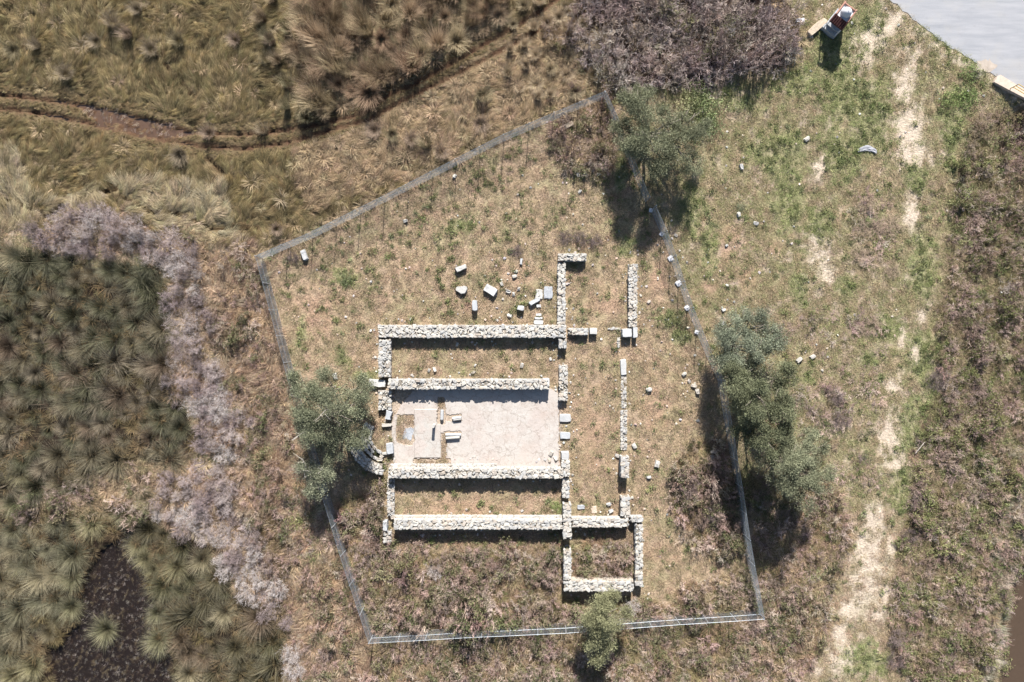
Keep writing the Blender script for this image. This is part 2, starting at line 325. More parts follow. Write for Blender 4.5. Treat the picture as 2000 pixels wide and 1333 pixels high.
paint(m['marsh'], (110, 94, 68), 1); paint(m['marsh'] * sstep(.4, .7, nz), (104, 86, 58), .8); paint(m['straw'], (150, 134, 98), .7)
paint(m['hum'], (140, 120, 92), .7)
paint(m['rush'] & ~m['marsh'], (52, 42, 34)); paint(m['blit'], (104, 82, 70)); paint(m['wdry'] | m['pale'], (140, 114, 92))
paint(m['south'] | m['sin'], (140, 116, 96)); paint(m['east'], (134, 116, 92)); paint(m['brush_ne'], (92, 76, 68)); paint(m['nin'], (120, 102, 90), .7)
dcr = np.minimum(dline(CREEK_UP, PX, PY), dline(CREEK_LO, PX, PY)); paint(1 - sstep(3, 8, dcr), (96, 72, 54))
for rl in RILLS: paint(1 - sstep(2, 6, dline(rl, PX, PY)), (84, 66, 46))
paint(zone(CREEK_WATER, PX, PY, 5, 9), (104, 78, 58)); paint(m['pond'], (52, 42, 38)); paint(m['river'], (90, 76, 60))
paint(sstep(.1, .95, m['sandv'] + (nf - .5) * .5) * (PX > 1490), (216, 198, 176), .85)
ed = dline(ROAD[:8], PX, PY); paint((ed < 26) * (~m['road']) * sstep(.3, .6, nf + .15 * (ed < 12)), (206, 190, 168), .8)
floor_zone = (PX > 755) & (PX < 1098) & (PY > 757) & (PY < 914); paint(floor_zone, (200, 180, 160), .8)
fk = sstep(0, 1, far)[..., None]; C = C * (1 - fk) + np.array(A(150, 138, 106)) * fk
nxv, nyv = len(gx), len(gy)
V = np.stack([GX, GY, GZ], -1).reshape(-1, 3)
ii = np.arange(nxv * nyv).reshape(nyv, nxv)
F = np.stack([ii[:-1, :-1], ii[:-1, 1:], ii[1:, 1:], ii[1:, :-1]], -1).reshape(-1, 4)
mt, nt, b = newmat('soil_and_turf', 1, .05)
vc = N(nt, 'ShaderNodeVertexColor', layer_name='soil'); tc = N(nt, 'ShaderNodeTexCoord').outputs['Object']
c = vc.outputs[0]; n1 = noise(nt, 6, 6, tc, .7); n2 = noise(nt, 1.7, 5, tc); n3 = noise(nt, 22, 4, tc, .7)
c = mult(nt, c, maprange(nt, n1, .32, .68, .68, 1.42)); c = mult(nt, c, maprange(nt, n3, .3, .7, .8, 1.3))
c = mixc(nt, maprange(nt, n2, .45, .7, 0, .3), c, A(156, 142, 104)); c = mixc(nt, maprange(nt, n3, .62, .7, 0, .35), c, A(214, 192, 168))
nt.links.new(c, b.inputs['Base Color']); bump(nt, b, n1, .12, .9)
g = mk('ground', V, F, mt, smooth=True); tag(g, kind='structure')
ca = g.data.color_attributes.new('soil', 'FLOAT_COLOR', 'POINT'); ca.data.foreach_set('color', np.concatenate([C, np.ones(PX.shape + (1,))], -1).astype(np.float32).ravel())

def sheet(name, poly, z, mat, thick=.0):
    n = len(poly); V = [P(x, y)[:2] + (z,) for x, y in poly]; F = [tuple(range(n))[::-1]]
    if thick:
        V += [P(x, y)[:2] + (z - thick,) for x, y in poly]; F += [(i, (i + 1) % n, n + (i + 1) % n, n + i) for i in range(n)]
    return mk(name, V, F, mat)
mw, nt, b = newmat('muddy_water', .12, .5); tc = N(nt, 'ShaderNodeTexCoord').outputs['Object']; n1 = noise(nt, 2.5, 4, tc)
nt.links.new(mixc(nt, n1, A(98, 80, 62), A(84, 68, 52)), b.inputs['Base Color']); bump(nt, b, noise(nt, 9, 2, tc), .01, .3)
mc, nt, b = newmat('red_brown_water', .15, .5); tc = N(nt, 'ShaderNodeTexCoord').outputs['Object']; n1 = noise(nt, 3, 4, tc)
nt.links.new(mixc(nt, n1, A(116, 90, 70), A(92, 70, 54)), b.inputs['Base Color']); bump(nt, b, noise(nt, 9, 2, tc), .01, .3)
mp, nt, b = newmat('dark_pond_water', .08, .6); b.inputs['Base Color'].default_value = (*A(40, 32, 28), 1); b.inputs['Roughness'].default_value = .3; b.inputs['Specular IOR Level'].default_value = .25
tag(sheet('river_water', [(1900, 1020), (2500, 1020), (2500, 1800), (1880, 1800)], -1.25, mw), kind='structure')
tag(sheet('creek_water', [(90, 180), (400, 225), (430, 290), (300, 300), (80, 250)], -.21, mc), kind='structure')
tag(sheet('pond_water', [(20, 1020), (380, 1020), (380, 1440), (20, 1440)], -.33, mp), kind='structure')

# road
mr, nt, b = newmat('worn_asphalt', .9, .2); tc = N(nt, 'ShaderNodeTexCoord').outputs['Object']
mp_ = N(nt, 'ShaderNodeMapping'); nt.links.new(tc, mp_.inputs[0]); mp_.inputs['Rotation'].default_value = (0, 0, R(38)); mp_.inputs['Scale'].default_value = (.25, 2.0, 1)
n1 = noise(nt, 1.2, 5, mp_.outputs[0]); n2 = noise(nt, 30, 3, tc); n3 = noise(nt, .35, 3, tc)
c = mixc(nt, maprange(nt, n1, .35, .7, 0, 1), A(180, 181, 184), A(160, 163, 168)); c = mixc(nt, maprange(nt, n3, .5, .7, 0, .5), c, A(186, 182, 174)); n4 = noise(nt, 1.6, 6, tc, .75); c = mixc(nt, maprange(nt, n4, .56, .72, 0, .35), c, A(146, 146, 148)); c = mult(nt, c, maprange(nt, n2, .3, .7, .86, 1.1)); nt.links.new(c, b.inputs['Base Color']); bump(nt, b, n2, .005, .4)
rp = []
for (x0, y0), (x1, y1) in zip(ROAD[:6], ROAD[1:7]):
    for k in range(8):
        t = k / 8; j = (float(vnoise(x0 * .3 + k, y0 * .3, 5)) - .5) * 5; rp.append((x0 + (x1 - x0) * t + j, y0 + (y1 - y0) * t - j))
tag(sheet('road', rp + ROAD[6:], .0, mr), kind='structure')
tag(sheet('earth_spill_on_road', [(1924 + 21 * math.cos(q / 4) * (.7 + .5 * float(vnoise(q * .8, 2, 5))), 128 + 14 * math.sin(q / 4) * (.6 + .7 * float(vnoise(q * .9, 7, 6)))) for q in range(25, 0, -1)], .005, flat_mat('spilt_earth', A(192, 178, 162), 3, .2)), kind='structure')

# nave floor: one slab modelled on a fine grid, with the broken-out strips sunk below it
FX0, FX1, FY0, FY1 = 764, 1094, 757, 913
fx = np.arange(FX0, FX1 + .1, 1.5); fy = np.arange(FY0, FY1 + .1, 1.5); X, Y = np.meshgrid(fx, fy)
xw, yw = warp(X, Y, 2.6, 6, 31)
fl = inpoly([(770, 800), (772, 812), (784, 790), (800, 770), (812, 758), (1073, 757), (1092, 768), (1092, 915), (768, 915), (766, 870), (764, 836)], xw, yw)
hole = inpoly([(776, 811), (808, 810), (809, 862), (805, 870), (788, 869), (775, 864), (774, 840)], xw, yw)
for x0, y0, x1, y1 in ((856, 776, 869, 802), (854, 800, 870, 828), (871, 810, 902, 823), (862, 846, 872, 912), (808, 896, 880, 912), (868, 843, 900, 847)): hole |= (xw > x0) & (xw < x1) & (yw > y0) & (yw < y1)
plat = (X > 809) & (X < 861) & (Y > 800) & (Y < 895)
Z = np.where(fl, .05, -.12); Z = np.where(fl & plat, .1, Z); Z = np.where(hole, -.04, Z) + (fbm(X / 4, Y / 4, 32) - .5) * .015
V = np.stack([(X - 1000) / S, (666.5 - Y) / S, Z], -1).reshape(-1, 3); ii = np.arange(X.size).reshape(X.shape)
F = np.stack([ii[:-1, :-1], ii[1:, :-1], ii[1:, 1:], ii[:-1, 1:]], -1).reshape(-1, 4)
mf, nt, b = newmat('lime_plaster_floor', .9, .15); tc = N(nt, 'ShaderNodeTexCoord').outputs['Object']; vc = N(nt, 'ShaderNodeVertexColor', layer_name='floor').outputs[0]
n1 = noise(nt, 1.1, 6, tc, .65); n2 = noise(nt, 9, 5, tc, .7); n3 = noise(nt, 34, 3, tc)
c = mixc(nt, maprange(nt, n1, .45, .7, 0, .6), vc, A(190, 176, 164)); c = mixc(nt, maprange(nt, n2, .5, .72, 0, .55), c, A(178, 170, 158)); c = mult(nt, c, maprange(nt, n3, .3, .7, .84, 1.1))
wv_ = N(nt, 'ShaderNodeVectorMath', operation='ADD'); nv_ = N(nt, 'ShaderNodeTexNoise'); nv_.inputs['Scale'].default_value = 2.0; nt.links.new(tc, nv_.inputs['Vector']); nt.links.new(tc, wv_.inputs[0]); nt.links.new(nv_.outputs['Color'], wv_.inputs[1])
vo = N(nt, 'ShaderNodeTexVoronoi', feature='DISTANCE_TO_EDGE'); vo.inputs['Scale'].default_value = .75; nt.links.new(wv_.outputs[0], vo.inputs['Vector'])
c = mixc(nt, maprange(nt, vo.outputs['Distance'], 0, .03, .45, 0), c, A(140, 126, 112)); n5 = noise(nt, .45, 4, tc); c = mixc(nt, maprange(nt, n5, .5, .68, 0, .5), c, A(200, 182, 168)); n6 = noise(nt, 3.4, 5, tc, .75); c = mixc(nt, maprange(nt, n6, .57, .7, 0, .6), c, A(160, 144, 126))
nt.links.new(c, b.inputs['Base Color']); bump(nt, b, n2, .02, .5)
fo = mk('plaster_floor', V, F, mf, smooth=False); tag(fo, kind='structure')
FC = np.zeros(X.shape + (3,)); FC[:] = A(210, 202, 192); FC[plat] = A(205, 201, 192); k = sstep(.5, .7, fbm(X / 30, Y / 30, 33))[..., None]; FC = FC * (1 - k) + np.array(A(208, 196, 186)) * k
k = sstep(1050, 1095, X + (fbm(X / 12, Y / 12, 35) - .5) * 30)[..., None] * .0; e = (~fl)[..., None]; FC = np.where(e, np.array(A(176, 150, 128)), FC); FC = np.where(hole[..., None], np.array(A(158, 140, 104)), FC)
ca = fo.data.color_attributes.new('floor', 'FLOAT_COLOR', 'POINT'); ca.data.foreach_set('color', np.concatenate([FC, np.ones(X.shape + (1,))], -1).astype(np.float32).ravel())

# ------------------------------------------------------------------ plant prototypes (numpy blades)
def blades(n, L, w, base_r, tilt, az=(0, 2 * math.pi), droop=.6, seed=0, seg=3, Lj=.3, flat=False):
    """n bent strips; tilt = (min, max) lean from upright in radians; returns V, F, along, rnd"""
    r = np.random.default_rng(seed)
    a = r.uniform(az[0], az[1], n); th = tilt[0] + (tilt[1] - tilt[0]) * np.sqrt(r.uniform(0, 1, n)); ln = L * r.uniform(1 - Lj, 1 + Lj, n)
    br = base_r * np.sqrt(r.uniform(0, 1, n)); ba = a + r.normal(0, .6, n) if not flat else r.uniform(0, 6.28, n)
    px = br * np.cos(ba); py = br * np.sin(ba); pz = np.zeros(n)
    side = np.stack([-np.sin(a), np.cos(a), r.normal(0, .35, n)], -1); side /= np.linalg.norm(side, axis=1)[:, None]
    Vs = []; al = []
    dr = droop * r.uniform(.4, 1.4, n)
    for k in range(seg + 1):
        t = k / seg; ww = w * (1 - t) ** .7 if k < seg else 0
        pos = np.stack([px, py, pz], -1)
        if k < seg: Vs += [pos - side * ww / 2, pos + side * ww / 2]; al += [np.full(n, t)] * 2
        else: Vs += [pos]; al += [np.full(n, 1.0)]
        ang = th + dr * t; st = ln / seg
        px = px + np.sin(ang) * np.cos(a) * st; py = py + np.sin(ang) * np.sin(a) * st; pz = np.maximum(pz + np.cos(ang) * st, .02)
    k = 2 * seg + 1; V = np.stack(Vs, 1).reshape(-1, 3); al = np.stack(al, 1).ravel(); rn = np.repeat(r.uniform(0, 1, n), k)
    base = (np.arange(n) * k)[:, None]; F = []
    for s_ in range(seg - 1): q = 2 * s_; F += [base + np.array([[q, q + 1, q + 3]]), base + np.array([[q, q + 3, q + 2]])]
    q = 2 * (seg - 1); F += [base + np.array([[q, q + 1, q + 2]])]
    return V, np.concatenate(F), al, rn
def merge(parts):
    V = []; F = []; a = []; r = []; n = 0
    for p in parts: V.append(p[0]); F.append(p[1] + n); a.append(p[2]); r.append(p[3]); n += len(p[0])
    return np.concatenate(V), np.concatenate(F), np.concatenate(a), np.concatenate(r)
def protomesh(name, parts, mat):
    V, F, a, r = merge(parts) if isinstance(parts, list) else parts
    o = mk(name, V, F, mat, link=False, smooth=False); vattr(o.data, 'along', a); vattr(o.data, 'rnd', r); return o
def twigs(rad, h, n0, w, seed=0, gen=3, kids=3, jit=.9):
    """bare branching bush: thin three-sided twigs"""
    r = np.random.default_rng(seed); P0 = []; P1 = []; W = []; AL = []
    a = r.uniform(0, 6.283, n0); rr = rad * .22 * np.sqrt(r.uniform(0, 1, n0)); p = np.stack([rr * np.cos(a), rr * np.sin(a), np.zeros(n0)], -1)
    el = r.uniform(.25, 1.35, n0); d = np.stack([np.cos(a) * np.cos(el), np.sin(a) * np.cos(el), np.sin(el)], -1)
    ln = np.hypot(rad * np.cos(el), h * np.sin(el)) * r.uniform(.35, .6, n0)
    for g_ in range(gen + 1):
        q = p + d * ln[:, None]; P0.append(p); P1.append(q); W.append(np.full(len(p), w * .72 ** g_)); AL.append(np.full(len(p), g_ / gen))
        if g_ == gen: break
        t = r.uniform(.35, 1.0, (len(p), kids, 1)); np_ = p[:, None] + (q - p)[:, None] * t
        nd = d[:, None] + r.normal(0, jit * .6, (len(p), kids, 3)); nd[..., 2] += .08; nd /= np.linalg.norm(nd, axis=-1, keepdims=True)
        nl = np.repeat(ln[:, None], kids, 1) * r.uniform(.45, .85, (len(p), kids))
        p, d, ln = np_.reshape(-1, 3), nd.reshape(-1, 3), nl.ravel()
    P0, P1, W, AL = map(np.concatenate, (P0, P1, W, AL)); n = len(P0)
    P0[:, 2] = np.maximum(P0[:, 2], .0); P1[:, 2] = np.maximum(P1[:, 2], .02)
    dd = P1 - P0; dd /= np.linalg.norm(dd, axis=1)[:, None] + 1e-9; u = np.cross(dd, r.normal(0, 1, (n, 3))); u /= np.linalg.norm(u, axis=1)[:, None] + 1e-9; v = np.cross(dd, u)
    Vs = []
    for k in range(3):
        o = u * math.cos(2.094 * k) + v * math.sin(2.094 * k); Vs += [P0 + o * W[:, None] / 2, P1 + o * W[:, None] / 3.2]
    V = np.stack(Vs, 1).reshape(-1, 3); base = (np.arange(n) * 6)[:, None]; F = []
    for k in range(3):
        i, j = 2 * k, 2 * ((k + 1) % 3); F += [base + np.array([[i, j, j + 1]]), base + np.array([[i, j + 1, i + 1]])]
    rn = np.repeat(r.uniform(0, 1, n), 6); al = np.repeat(AL, 6)
    return (V, np.concatenate(F), al, rn), P1[AL > .6]
def leaves(centres, per, L, w, spread, seed=0, up=.3, out=None):
    r = np.random.default_rng(seed); n = len(centres) * per; c = np.repeat(centres, per, 0) + r.normal(0, spread, (n, 3))
    d = r.normal(0, 1, (n, 3)); d[:, 2] += up
    if out is not None: d += np.repeat(out, per, 0) * 1.2
    d /= np.linalg.norm(d, axis=1)[:, None]; u = np.cross(d, r.normal(0, 1, (n, 3)) + np.array([0, 0, .0])); u /= np.linalg.norm(u, axis=1)[:, None]
    ln = L * r.uniform(.6, 1.3, n)[:, None]; V = np.stack([c, c + d * ln * .5 + u * w / 2, c + d * ln, c + d * ln * .5 - u * w / 2], 1).reshape(-1, 3)
    b_ = (np.arange(n) * 4)[:, None]; F = np.concatenate([b_ + np.array([[0, 1, 2]]), b_ + np.array([[0, 2, 3]])])
    return V, F, np.repeat(r.uniform(.2, 1, n), 4), np.repeat(r.uniform(0, 1, n), 4)

PROTO = {}
PROTO['laid'] = [protomesh('laid_grass', [blades(36, .75, .026, .28, (.95, 1.4), (-.28, .28), .4, 10 + k, flat=True), blades(5, .4, .025, .25, (.3, .9), (-1.2, 1.2), .6, 60 + k, flat=True)], M['blade_i']) for k in range(4)]
PROTO['turf'] = [protomesh('short_turf', [blades(20, .17, .022, .22, (.2, 1.3), droop=.5, seed=20 + k, seg=2, flat=True)], M['blade_i']) for k in range(4)]
PROTO['weed'] = [protomesh('leafy_weed', [leaves(rng.normal(0, 1, (22, 3)) * np.array([.15, .15, .04]) + np.array([0, 0, .09]), 3, .11, .055, .03, 30 + k, .5)], M['leaf_i']) for k in range(3)]
PROTO['shag'] = [protomesh('shaggy_grass', [blades(70, .62, .035, .2, (.15, 1.45), droop=.9, seed=40 + k)], M['blade_i']) for k in range(4)]
tw = [twigs(.85, .75, 9, .028, 50 + k, 3, 3, 1.1) for k in range(4)]
PROTO['scrub'] = [protomesh('scrub_twigs', t[0], M['twig_i']) for t in tw]
PROTO['leafscrub'] = [protomesh('leafy_scrub', leaves(t[1][::3], 5, .1, .05, .06, 55 + k, .6), M['leaf_i']) for k, t in enumerate(tw[:3])]
PROTO['stub'] = [protomesh('reed_stub', [blades(7, .22, .03, .18, (.6, 1.5), (-.4, .6), .2, 65 + k, 2, flat=True)], M['blade_i']) for k in range(3)]
def gem(seed, f=(1, 1, .6), jit=.22, top=None):
    """a rough stone: displaced cube-sphere, flat-shaded"""
    r = np.random.default_rng(seed); V = []; n = 3
    idx = {}; F = []
    def vid(p):
        k = tuple(np.round(p, 4))
        if k not in idx: idx[k] = len(V); V.append(np.array(p, float))
        return idx[k]
    for ax in range(3):
        for sg in (-1, 1):
            for i in range(2):
                for j in range(2):
                    q = []
                    for a_, b_ in ((i, j), (i + 1, j), (i + 1, j + 1), (i, j + 1)):
                        p = [0, 0, 0]; p[ax] = sg; p[(ax + 1) % 3] = a_ - 1; p[(ax + 2) % 3] = b_ - 1; q.append(vid(p))
                    F.append(q if sg > 0 else q[::-1])
    V = np.array(V); ln = np.linalg.norm(V, axis=1)[:, None]; V = V * (.55 + .45 / ln) ; V = V + r.normal(0, jit * .5, V.shape)
    V = V * np.array(f) * .5
    return V, F
STONES = []
for k in range(12):
    V, F = gem(100 + k, (1, .8, .62), .26); STONES.append(mk('rubble_stone', V, F, M['stone'], link=False).data)
MARB = []
for k in range(5):
    V, F = gem(130 + k, (1, 1, 1), .05); MARB.append(mk('marble_block', V * np.array([1.12, 1.12, 1.12]), F, M['marble'], link=False).data)

# ------------------------------------------------------------------ scatter ("stuff" no one could count)
def scatter(name, label, cat, protos, px, py, rot, scl, tint, zoff=0.0, idx=None):
    n = len(px); z = ground_z(px, py) + zoff
    V = np.stack([(px - 1000) / S, (666.5 - py) / S, z], -1).astype(np.float32)
    me = bpy.data.meshes.new(name); me.vertices.add(n); me.vertices.foreach_set('co', V.ravel())
    a = me.attributes.new('rotation_euler', 'FLOAT_VECTOR', 'POINT'); a.data.foreach_set('vector', np.asarray(rot, np.float32).ravel())
    if np.ndim(scl) == 1: scl = np.stack([scl] * 3, -1)
    a = me.attributes.new('scl', 'FLOAT_VECTOR', 'POINT'); a.data.foreach_set('vector', np.asarray(scl, np.float32).ravel())
    a = me.attributes.new('tint', 'FLOAT_COLOR', 'POINT'); a.data.foreach_set('color', np.concatenate([tint, np.ones((n, 1))], 1).astype(np.float32).ravel())
    a = me.attributes.new('pick', 'INT', 'POINT'); a.data.foreach_set('value', (idx if idx is not None else rng.integers(0, len(protos), n)).astype(np.int32))
    o = bpy.data.objects.new(name, me); col.objects.link(o); tag(o, label, cat, kind='stuff')
    ng = bpy.data.node_groups.new(name, 'GeometryNodeTree'); ng.interface.new_socket('Geometry', in_out='INPUT', socket_type='NodeSocketGeometry'); ng.interface.new_socket('Geometry', in_out='OUTPUT', socket_type='NodeSocketGeometry')
    gi = ng.nodes.new('NodeGroupInput'); go = ng.nodes.new('NodeGroupOutput'); ip = ng.nodes.new('GeometryNodeInstanceOnPoints'); jg = ng.nodes.new('GeometryNodeJoinGeometry')
    for p in protos:
        oi = ng.nodes.new('GeometryNodeObjectInfo'); oi.inputs['Object'].default_value = p; oi.inputs['As Instance'].default_value = True; ng.links.new(oi.outputs['Geometry'], jg.inputs[0])
    def na(nm, t):
        q = ng.nodes.new('GeometryNodeInputNamedAttribute'); q.data_type = t; q.inputs[0].default_value = nm; return [s for s in q.outputs if s.enabled][0]
    e2r = ng.nodes.new('FunctionNodeEulerToRotation'); ng.links.new(na('rotation_euler', 'FLOAT_VECTOR'), e2r.inputs[0])
    ng.links.new(gi.outputs[0], ip.inputs['Points']); ng.links.new(jg.outputs[0], ip.inputs['Instance']); ip.inputs['Pick Instance'].default_value = True
    ng.links.new(na('pick', 'INT'), ip.inputs['Instance Index']); ng.links.new(e2r.outputs[0], ip.inputs['Rotation']); ng.links.new(na('scl', 'FLOAT_VECTOR'), ip.inputs['Scale'])
    ng.links.new(ip.outputs[0], go.inputs[0])
    md = o.modifiers.new('growth', 'NODES'); md.node_group = ng
    return o
def cand(density, x0=-110, x1=2110, y0=-110, y1=1440):
    n = int((x1 - x0) * (y1 - y0) / 625 * density); return rng.uniform(x0, x1, n), rng.uniform(y0, y1, n)
def pal(cols, X, Y, sc=22, s=80, jit=.10, jr=.25):
    """per-plant colour: neighbouring plants share a tone that drifts through the list"""
    n = len(X); t = np.clip((fbm(X / sc, Y / sc, s) - .22) / .56 + rng.normal(0, jr * .5, n), 0, .9999) * (len(cols) - 1)
    i = t.astype(int); f = (t - i)[:, None]; c = np.array([A(*q) for q in cols]); c = c[i] * (1 - f) + c[i + 1] * f
    return np.clip(c * (1 + rng.normal(0, jit, (n, 1))) * (1 + rng.normal(0, .03, (n, 3))), .004, .9)
def flow(X, Y, base=0., amp=2.4, sc=34, s=90):
    return base + (fbm(X / sc, Y / sc, s) - .5) * 2 * amp + rng.normal(0, .22, len(X))
def sub(*a, k): return [q[k] for q in a]

# wet meadow: long laid grass
X, Y = cand(23, x1=1300, y1=620); mm = masks(X, Y); crk = np.minimum(dline(CREEK_UP, X, Y), dline(CREEK_LO, X, Y)); rl = np.min([dline(r_, X, Y) for r_ in RILLS], 0)
k = mm['marsh'] & (crk > 6 + 4 * rng.uniform(-1, 1, len(X))) & (rl > 8) & ~zone(CREEK_WATER, X, Y, 5, 9); X, Y = X[k], Y[k]; mm = {q: v[k] for q, v in mm.items()}
t = pal([(112, 98, 64), (150, 134, 92), (122, 112, 72), (180, 162, 114), (142, 124, 78)], X, Y, 24, 81, .18, .7)
ts = pal([(176, 162, 122), (196, 182, 146), (158, 144, 104)], X, Y, 14, 82, .16, .6); t = np.where(mm['straw'][:, None], ts, t)
th = pal([(162, 138, 104), (200, 176, 138), (170, 148, 110), (138, 122, 86), (190, 164, 126)], X, Y, 16, 83, .14, .5); t = np.where(mm['hum'][:, None], th, t)
tr = pal([(150, 146, 104), (176, 164, 126), (136, 120, 90)], X, Y, 16, 84); t = np.where(zone(REEDLAND, X, Y, 60, 36)[:, None], tr, t)
lump = fbm(X / 15, Y / 15, 85)
n = len(X); fl_ = flow(X, Y, .9, 2.6, 42); cr_ = np.minimum(dline(CREEK_UP, X, Y), dline(CREEK_LO, X, Y)); sc_ = rng.uniform(.55, 1.0, n) * np.where(mm['straw'], 1.25, 1) * (.45 + 1.0 * lump) * np.where(cr_ < 22, .38, 1); fl_ = np.where(cr_ < 24, fl_ * .3, fl_)
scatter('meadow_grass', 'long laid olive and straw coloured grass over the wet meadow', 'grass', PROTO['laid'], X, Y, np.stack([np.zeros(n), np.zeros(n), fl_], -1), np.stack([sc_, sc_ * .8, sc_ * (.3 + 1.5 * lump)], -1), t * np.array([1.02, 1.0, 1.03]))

# shaggy dry tussock grass: hummocks, west strip, along the north-west fence, south
X, Y = cand(5.5); mm = masks(X, Y); fl0 = dline([(498, 500), (620, 450), (740, 385), (860, 328), (980, 262), (1090, 215), (1183, 178)], X, Y)
crk = np.minimum(dline(CREEK_UP, X, Y), dline(CREEK_LO, X, Y))
pr = .04 * mm['marsh'] + 1.3 * (mm['hum'] * (fbm(X / 14, Y / 14, 86) > .5)) + .5 * mm['reed'] + 1.2 * (mm['wdry'] | mm['pale']) + .7 * mm['blit'] + .8 * mm['south'] + .75 * mm['sin'] + .3 * (mm['rush'] & ~mm['pond']) + .65 * mm['east'] + .7 * mm['nin'] + .1 * mm['brush_ne'] + 1.4 * (fl0 < 7)
k = (rng.uniform(0, 1, len(X)) < pr) & ~mm['river'] & ~mm['road'] & ~(mm['pond']) & (crk > 18) & ~in_walls(X, Y, 5) & ~(in_walls(X, Y - 22, 3) & (Y > 1030) & (fbm(X / 12, Y / 12, 44) > .3)) & ~mm['sand']; X, Y = X[k], Y[k]; mm = {q: v[k] for q, v in mm.items()}
t = pal([(176, 150, 116), (206, 180, 140), (150, 130, 102), (192, 170, 134), (164, 140, 112)], X, Y, 18, 87)
t = np.where((mm['wdry'] | mm['pale'])[:, None], pal([(184, 154, 120), (204, 176, 138), (150, 122, 98), (196, 178, 148), (168, 138, 114)], X, Y, 15, 88, .14, .5), t)
t = np.where((mm['south'] | mm['sin'])[:, None], pal([(180, 148, 116), (156, 132, 104), (150, 140, 92), (198, 172, 134), (140, 114, 98)], X, Y, 18, 89), t)
t = np.where((mm['rush'] & ~mm['pond'])[:, None], pal([(104, 96, 62), (132, 112, 78), (90, 78, 56)], X, Y, 15, 90), t)
t = np.where(mm['east'][:, None], pal([(150, 130, 100), (128, 122, 80), (170, 150, 120), (128, 108, 90)], X, Y, 15, 91), t)
n = len(X); a_ = rng.uniform(0, 6.28, n); sc_ = rng.uniform(.6, 1.25, n) * np.where(mm['east'] | mm['sin'], .8, 1)
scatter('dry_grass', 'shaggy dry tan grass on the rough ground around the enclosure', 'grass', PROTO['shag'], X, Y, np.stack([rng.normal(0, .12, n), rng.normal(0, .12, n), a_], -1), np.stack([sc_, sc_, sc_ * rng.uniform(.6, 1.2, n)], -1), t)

X, Y = cand(9, 360, 760, 440, 1440); mm = masks(X, Y); k = (mm['wdry'] | (mm['south'] & (X < 760))) & (rng.uniform(0, 1, len(X)) < .3 + .9 * (fbm(X / 26, Y / 26, 140) > .45)); X, Y = X[k], Y[k]; n = len(X)
sc_ = rng.uniform(.8, 1.5, n); lump = fbm(X / 14, Y / 14, 141)
scatter('laid_dry_reeds', 'long dry pinkish tan reeds laid over between the pale thicket and the fence', 'dry reeds', PROTO['laid'], X, Y, np.stack([np.zeros(n), np.zeros(n), flow(X, Y, .9, 1.6, 26, 142)], -1), np.stack([sc_, sc_ * .8, sc_ * (.4 + 1.6 * lump)], -1), pal([(190, 160, 128), (208, 182, 146), (156, 126, 104), (200, 184, 154), (176, 146, 122)], X, Y, 15, 143, .14, .6))

# short turf over the enclosure, the ruin and the eastern field
X, Y = cand(38); mm = masks(X, Y); open_ = ~(mm['marsh'] | mm['rush'] | mm['pond'] | mm['river'] | mm['road'] | mm['brush_ne'])
hole_ = ((X > 776) & (X < 808) & (Y > 811) & (Y < 866) & ~((X > 789) & (Y > 830) & (Y < 862))) | ((X > 856) & (X < 869) & (Y > 776) & (Y < 800)) | ((X > 863) & (X < 872) & (Y > 850) & (Y < 908)) | ((X > 812) & (X < 876) & (Y > 898) & (Y < 908))
pr = np.where(mm['inside'], .62, .8) * (.35 + .9 * fbm(X / 10, Y / 10, 92)) * (1 - .95 * sstep(.3, 1.1, mm['sandv']) * (X > 1490)) * (1 - .6 * (mm['redv'] > .6))
k = (open_ & ~in_walls(X, Y, 0) & (rng.uniform(0, 1, len(X)) < pr)) | hole_ ; X, Y = X[k], Y[k]; mm = {q: v[k] for q, v in mm.items()}
t = pal([(186, 156, 128), (206, 178, 152), (156, 146, 104), (192, 162, 136), (164, 150, 112), (202, 174, 150), (142, 140, 98), (174, 156, 118)], X, Y, 20, 93, .2, .5)
te = pal([(178, 158, 124), (148, 154, 96), (194, 172, 138), (138, 148, 88), (176, 148, 120), (150, 156, 100), (200, 178, 148), (160, 140, 108)], X, Y, 20, 94, .18, .4); t = np.where((~mm['inside'] & (X > 1200) & (Y < 1000))[:, None], te, t)
gr = (mm['greenv'] > .42); t = np.where(gr[:, None], pal([(150, 160, 96), (168, 172, 114), (136, 146, 88), (180, 172, 128)], X, Y, 8, 95, .18, .8), t)
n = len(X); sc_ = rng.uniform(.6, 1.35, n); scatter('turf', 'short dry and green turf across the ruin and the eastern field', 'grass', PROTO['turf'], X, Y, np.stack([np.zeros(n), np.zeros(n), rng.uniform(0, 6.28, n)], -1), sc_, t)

# leafy weeds
X, Y = cand(9); mm = masks(X, Y); cl = fbm(X / 5, Y / 5, 96)
pr = np.where(mm['greenv'] > .55, .4, 0) + (cl > .66) * .55 + .35 * (mm['inside'] & (fbm(X / 16, Y / 16, 152) > .58) & (Y < 640)) + .25 * mm['east'] * (fbm(X / 22, Y / 22, 97) > .5) * 2 + .12 * mm['sin'] + .1 * mm['south']
k = (rng.uniform(0, 1, len(X)) < pr) & ~(mm['marsh'] | mm['rush'] | mm['river'] | mm['road'] | in_walls(X, Y, 2) | mm['sand'] | (mm['brush_ne']) | ((X > 560) & (X < 590) & (Y < 500))); X, Y = X[k], Y[k]; mm = {q: v[k] for q, v in mm.items()}
t = pal([(136, 150, 88), (156, 164, 106), (122, 134, 84), (164, 168, 124)], X, Y, 12, 98, .15)
n = len(X); scatter('leafy_weeds', 'low green leafy weeds spread through the turf', 'weeds', PROTO['weed'], X, Y, np.stack([rng.normal(0, .1, n), rng.normal(0, .1, n), rng.uniform(0, 6.28, n)], -1), rng.uniform(.45, 1.15, n), t)

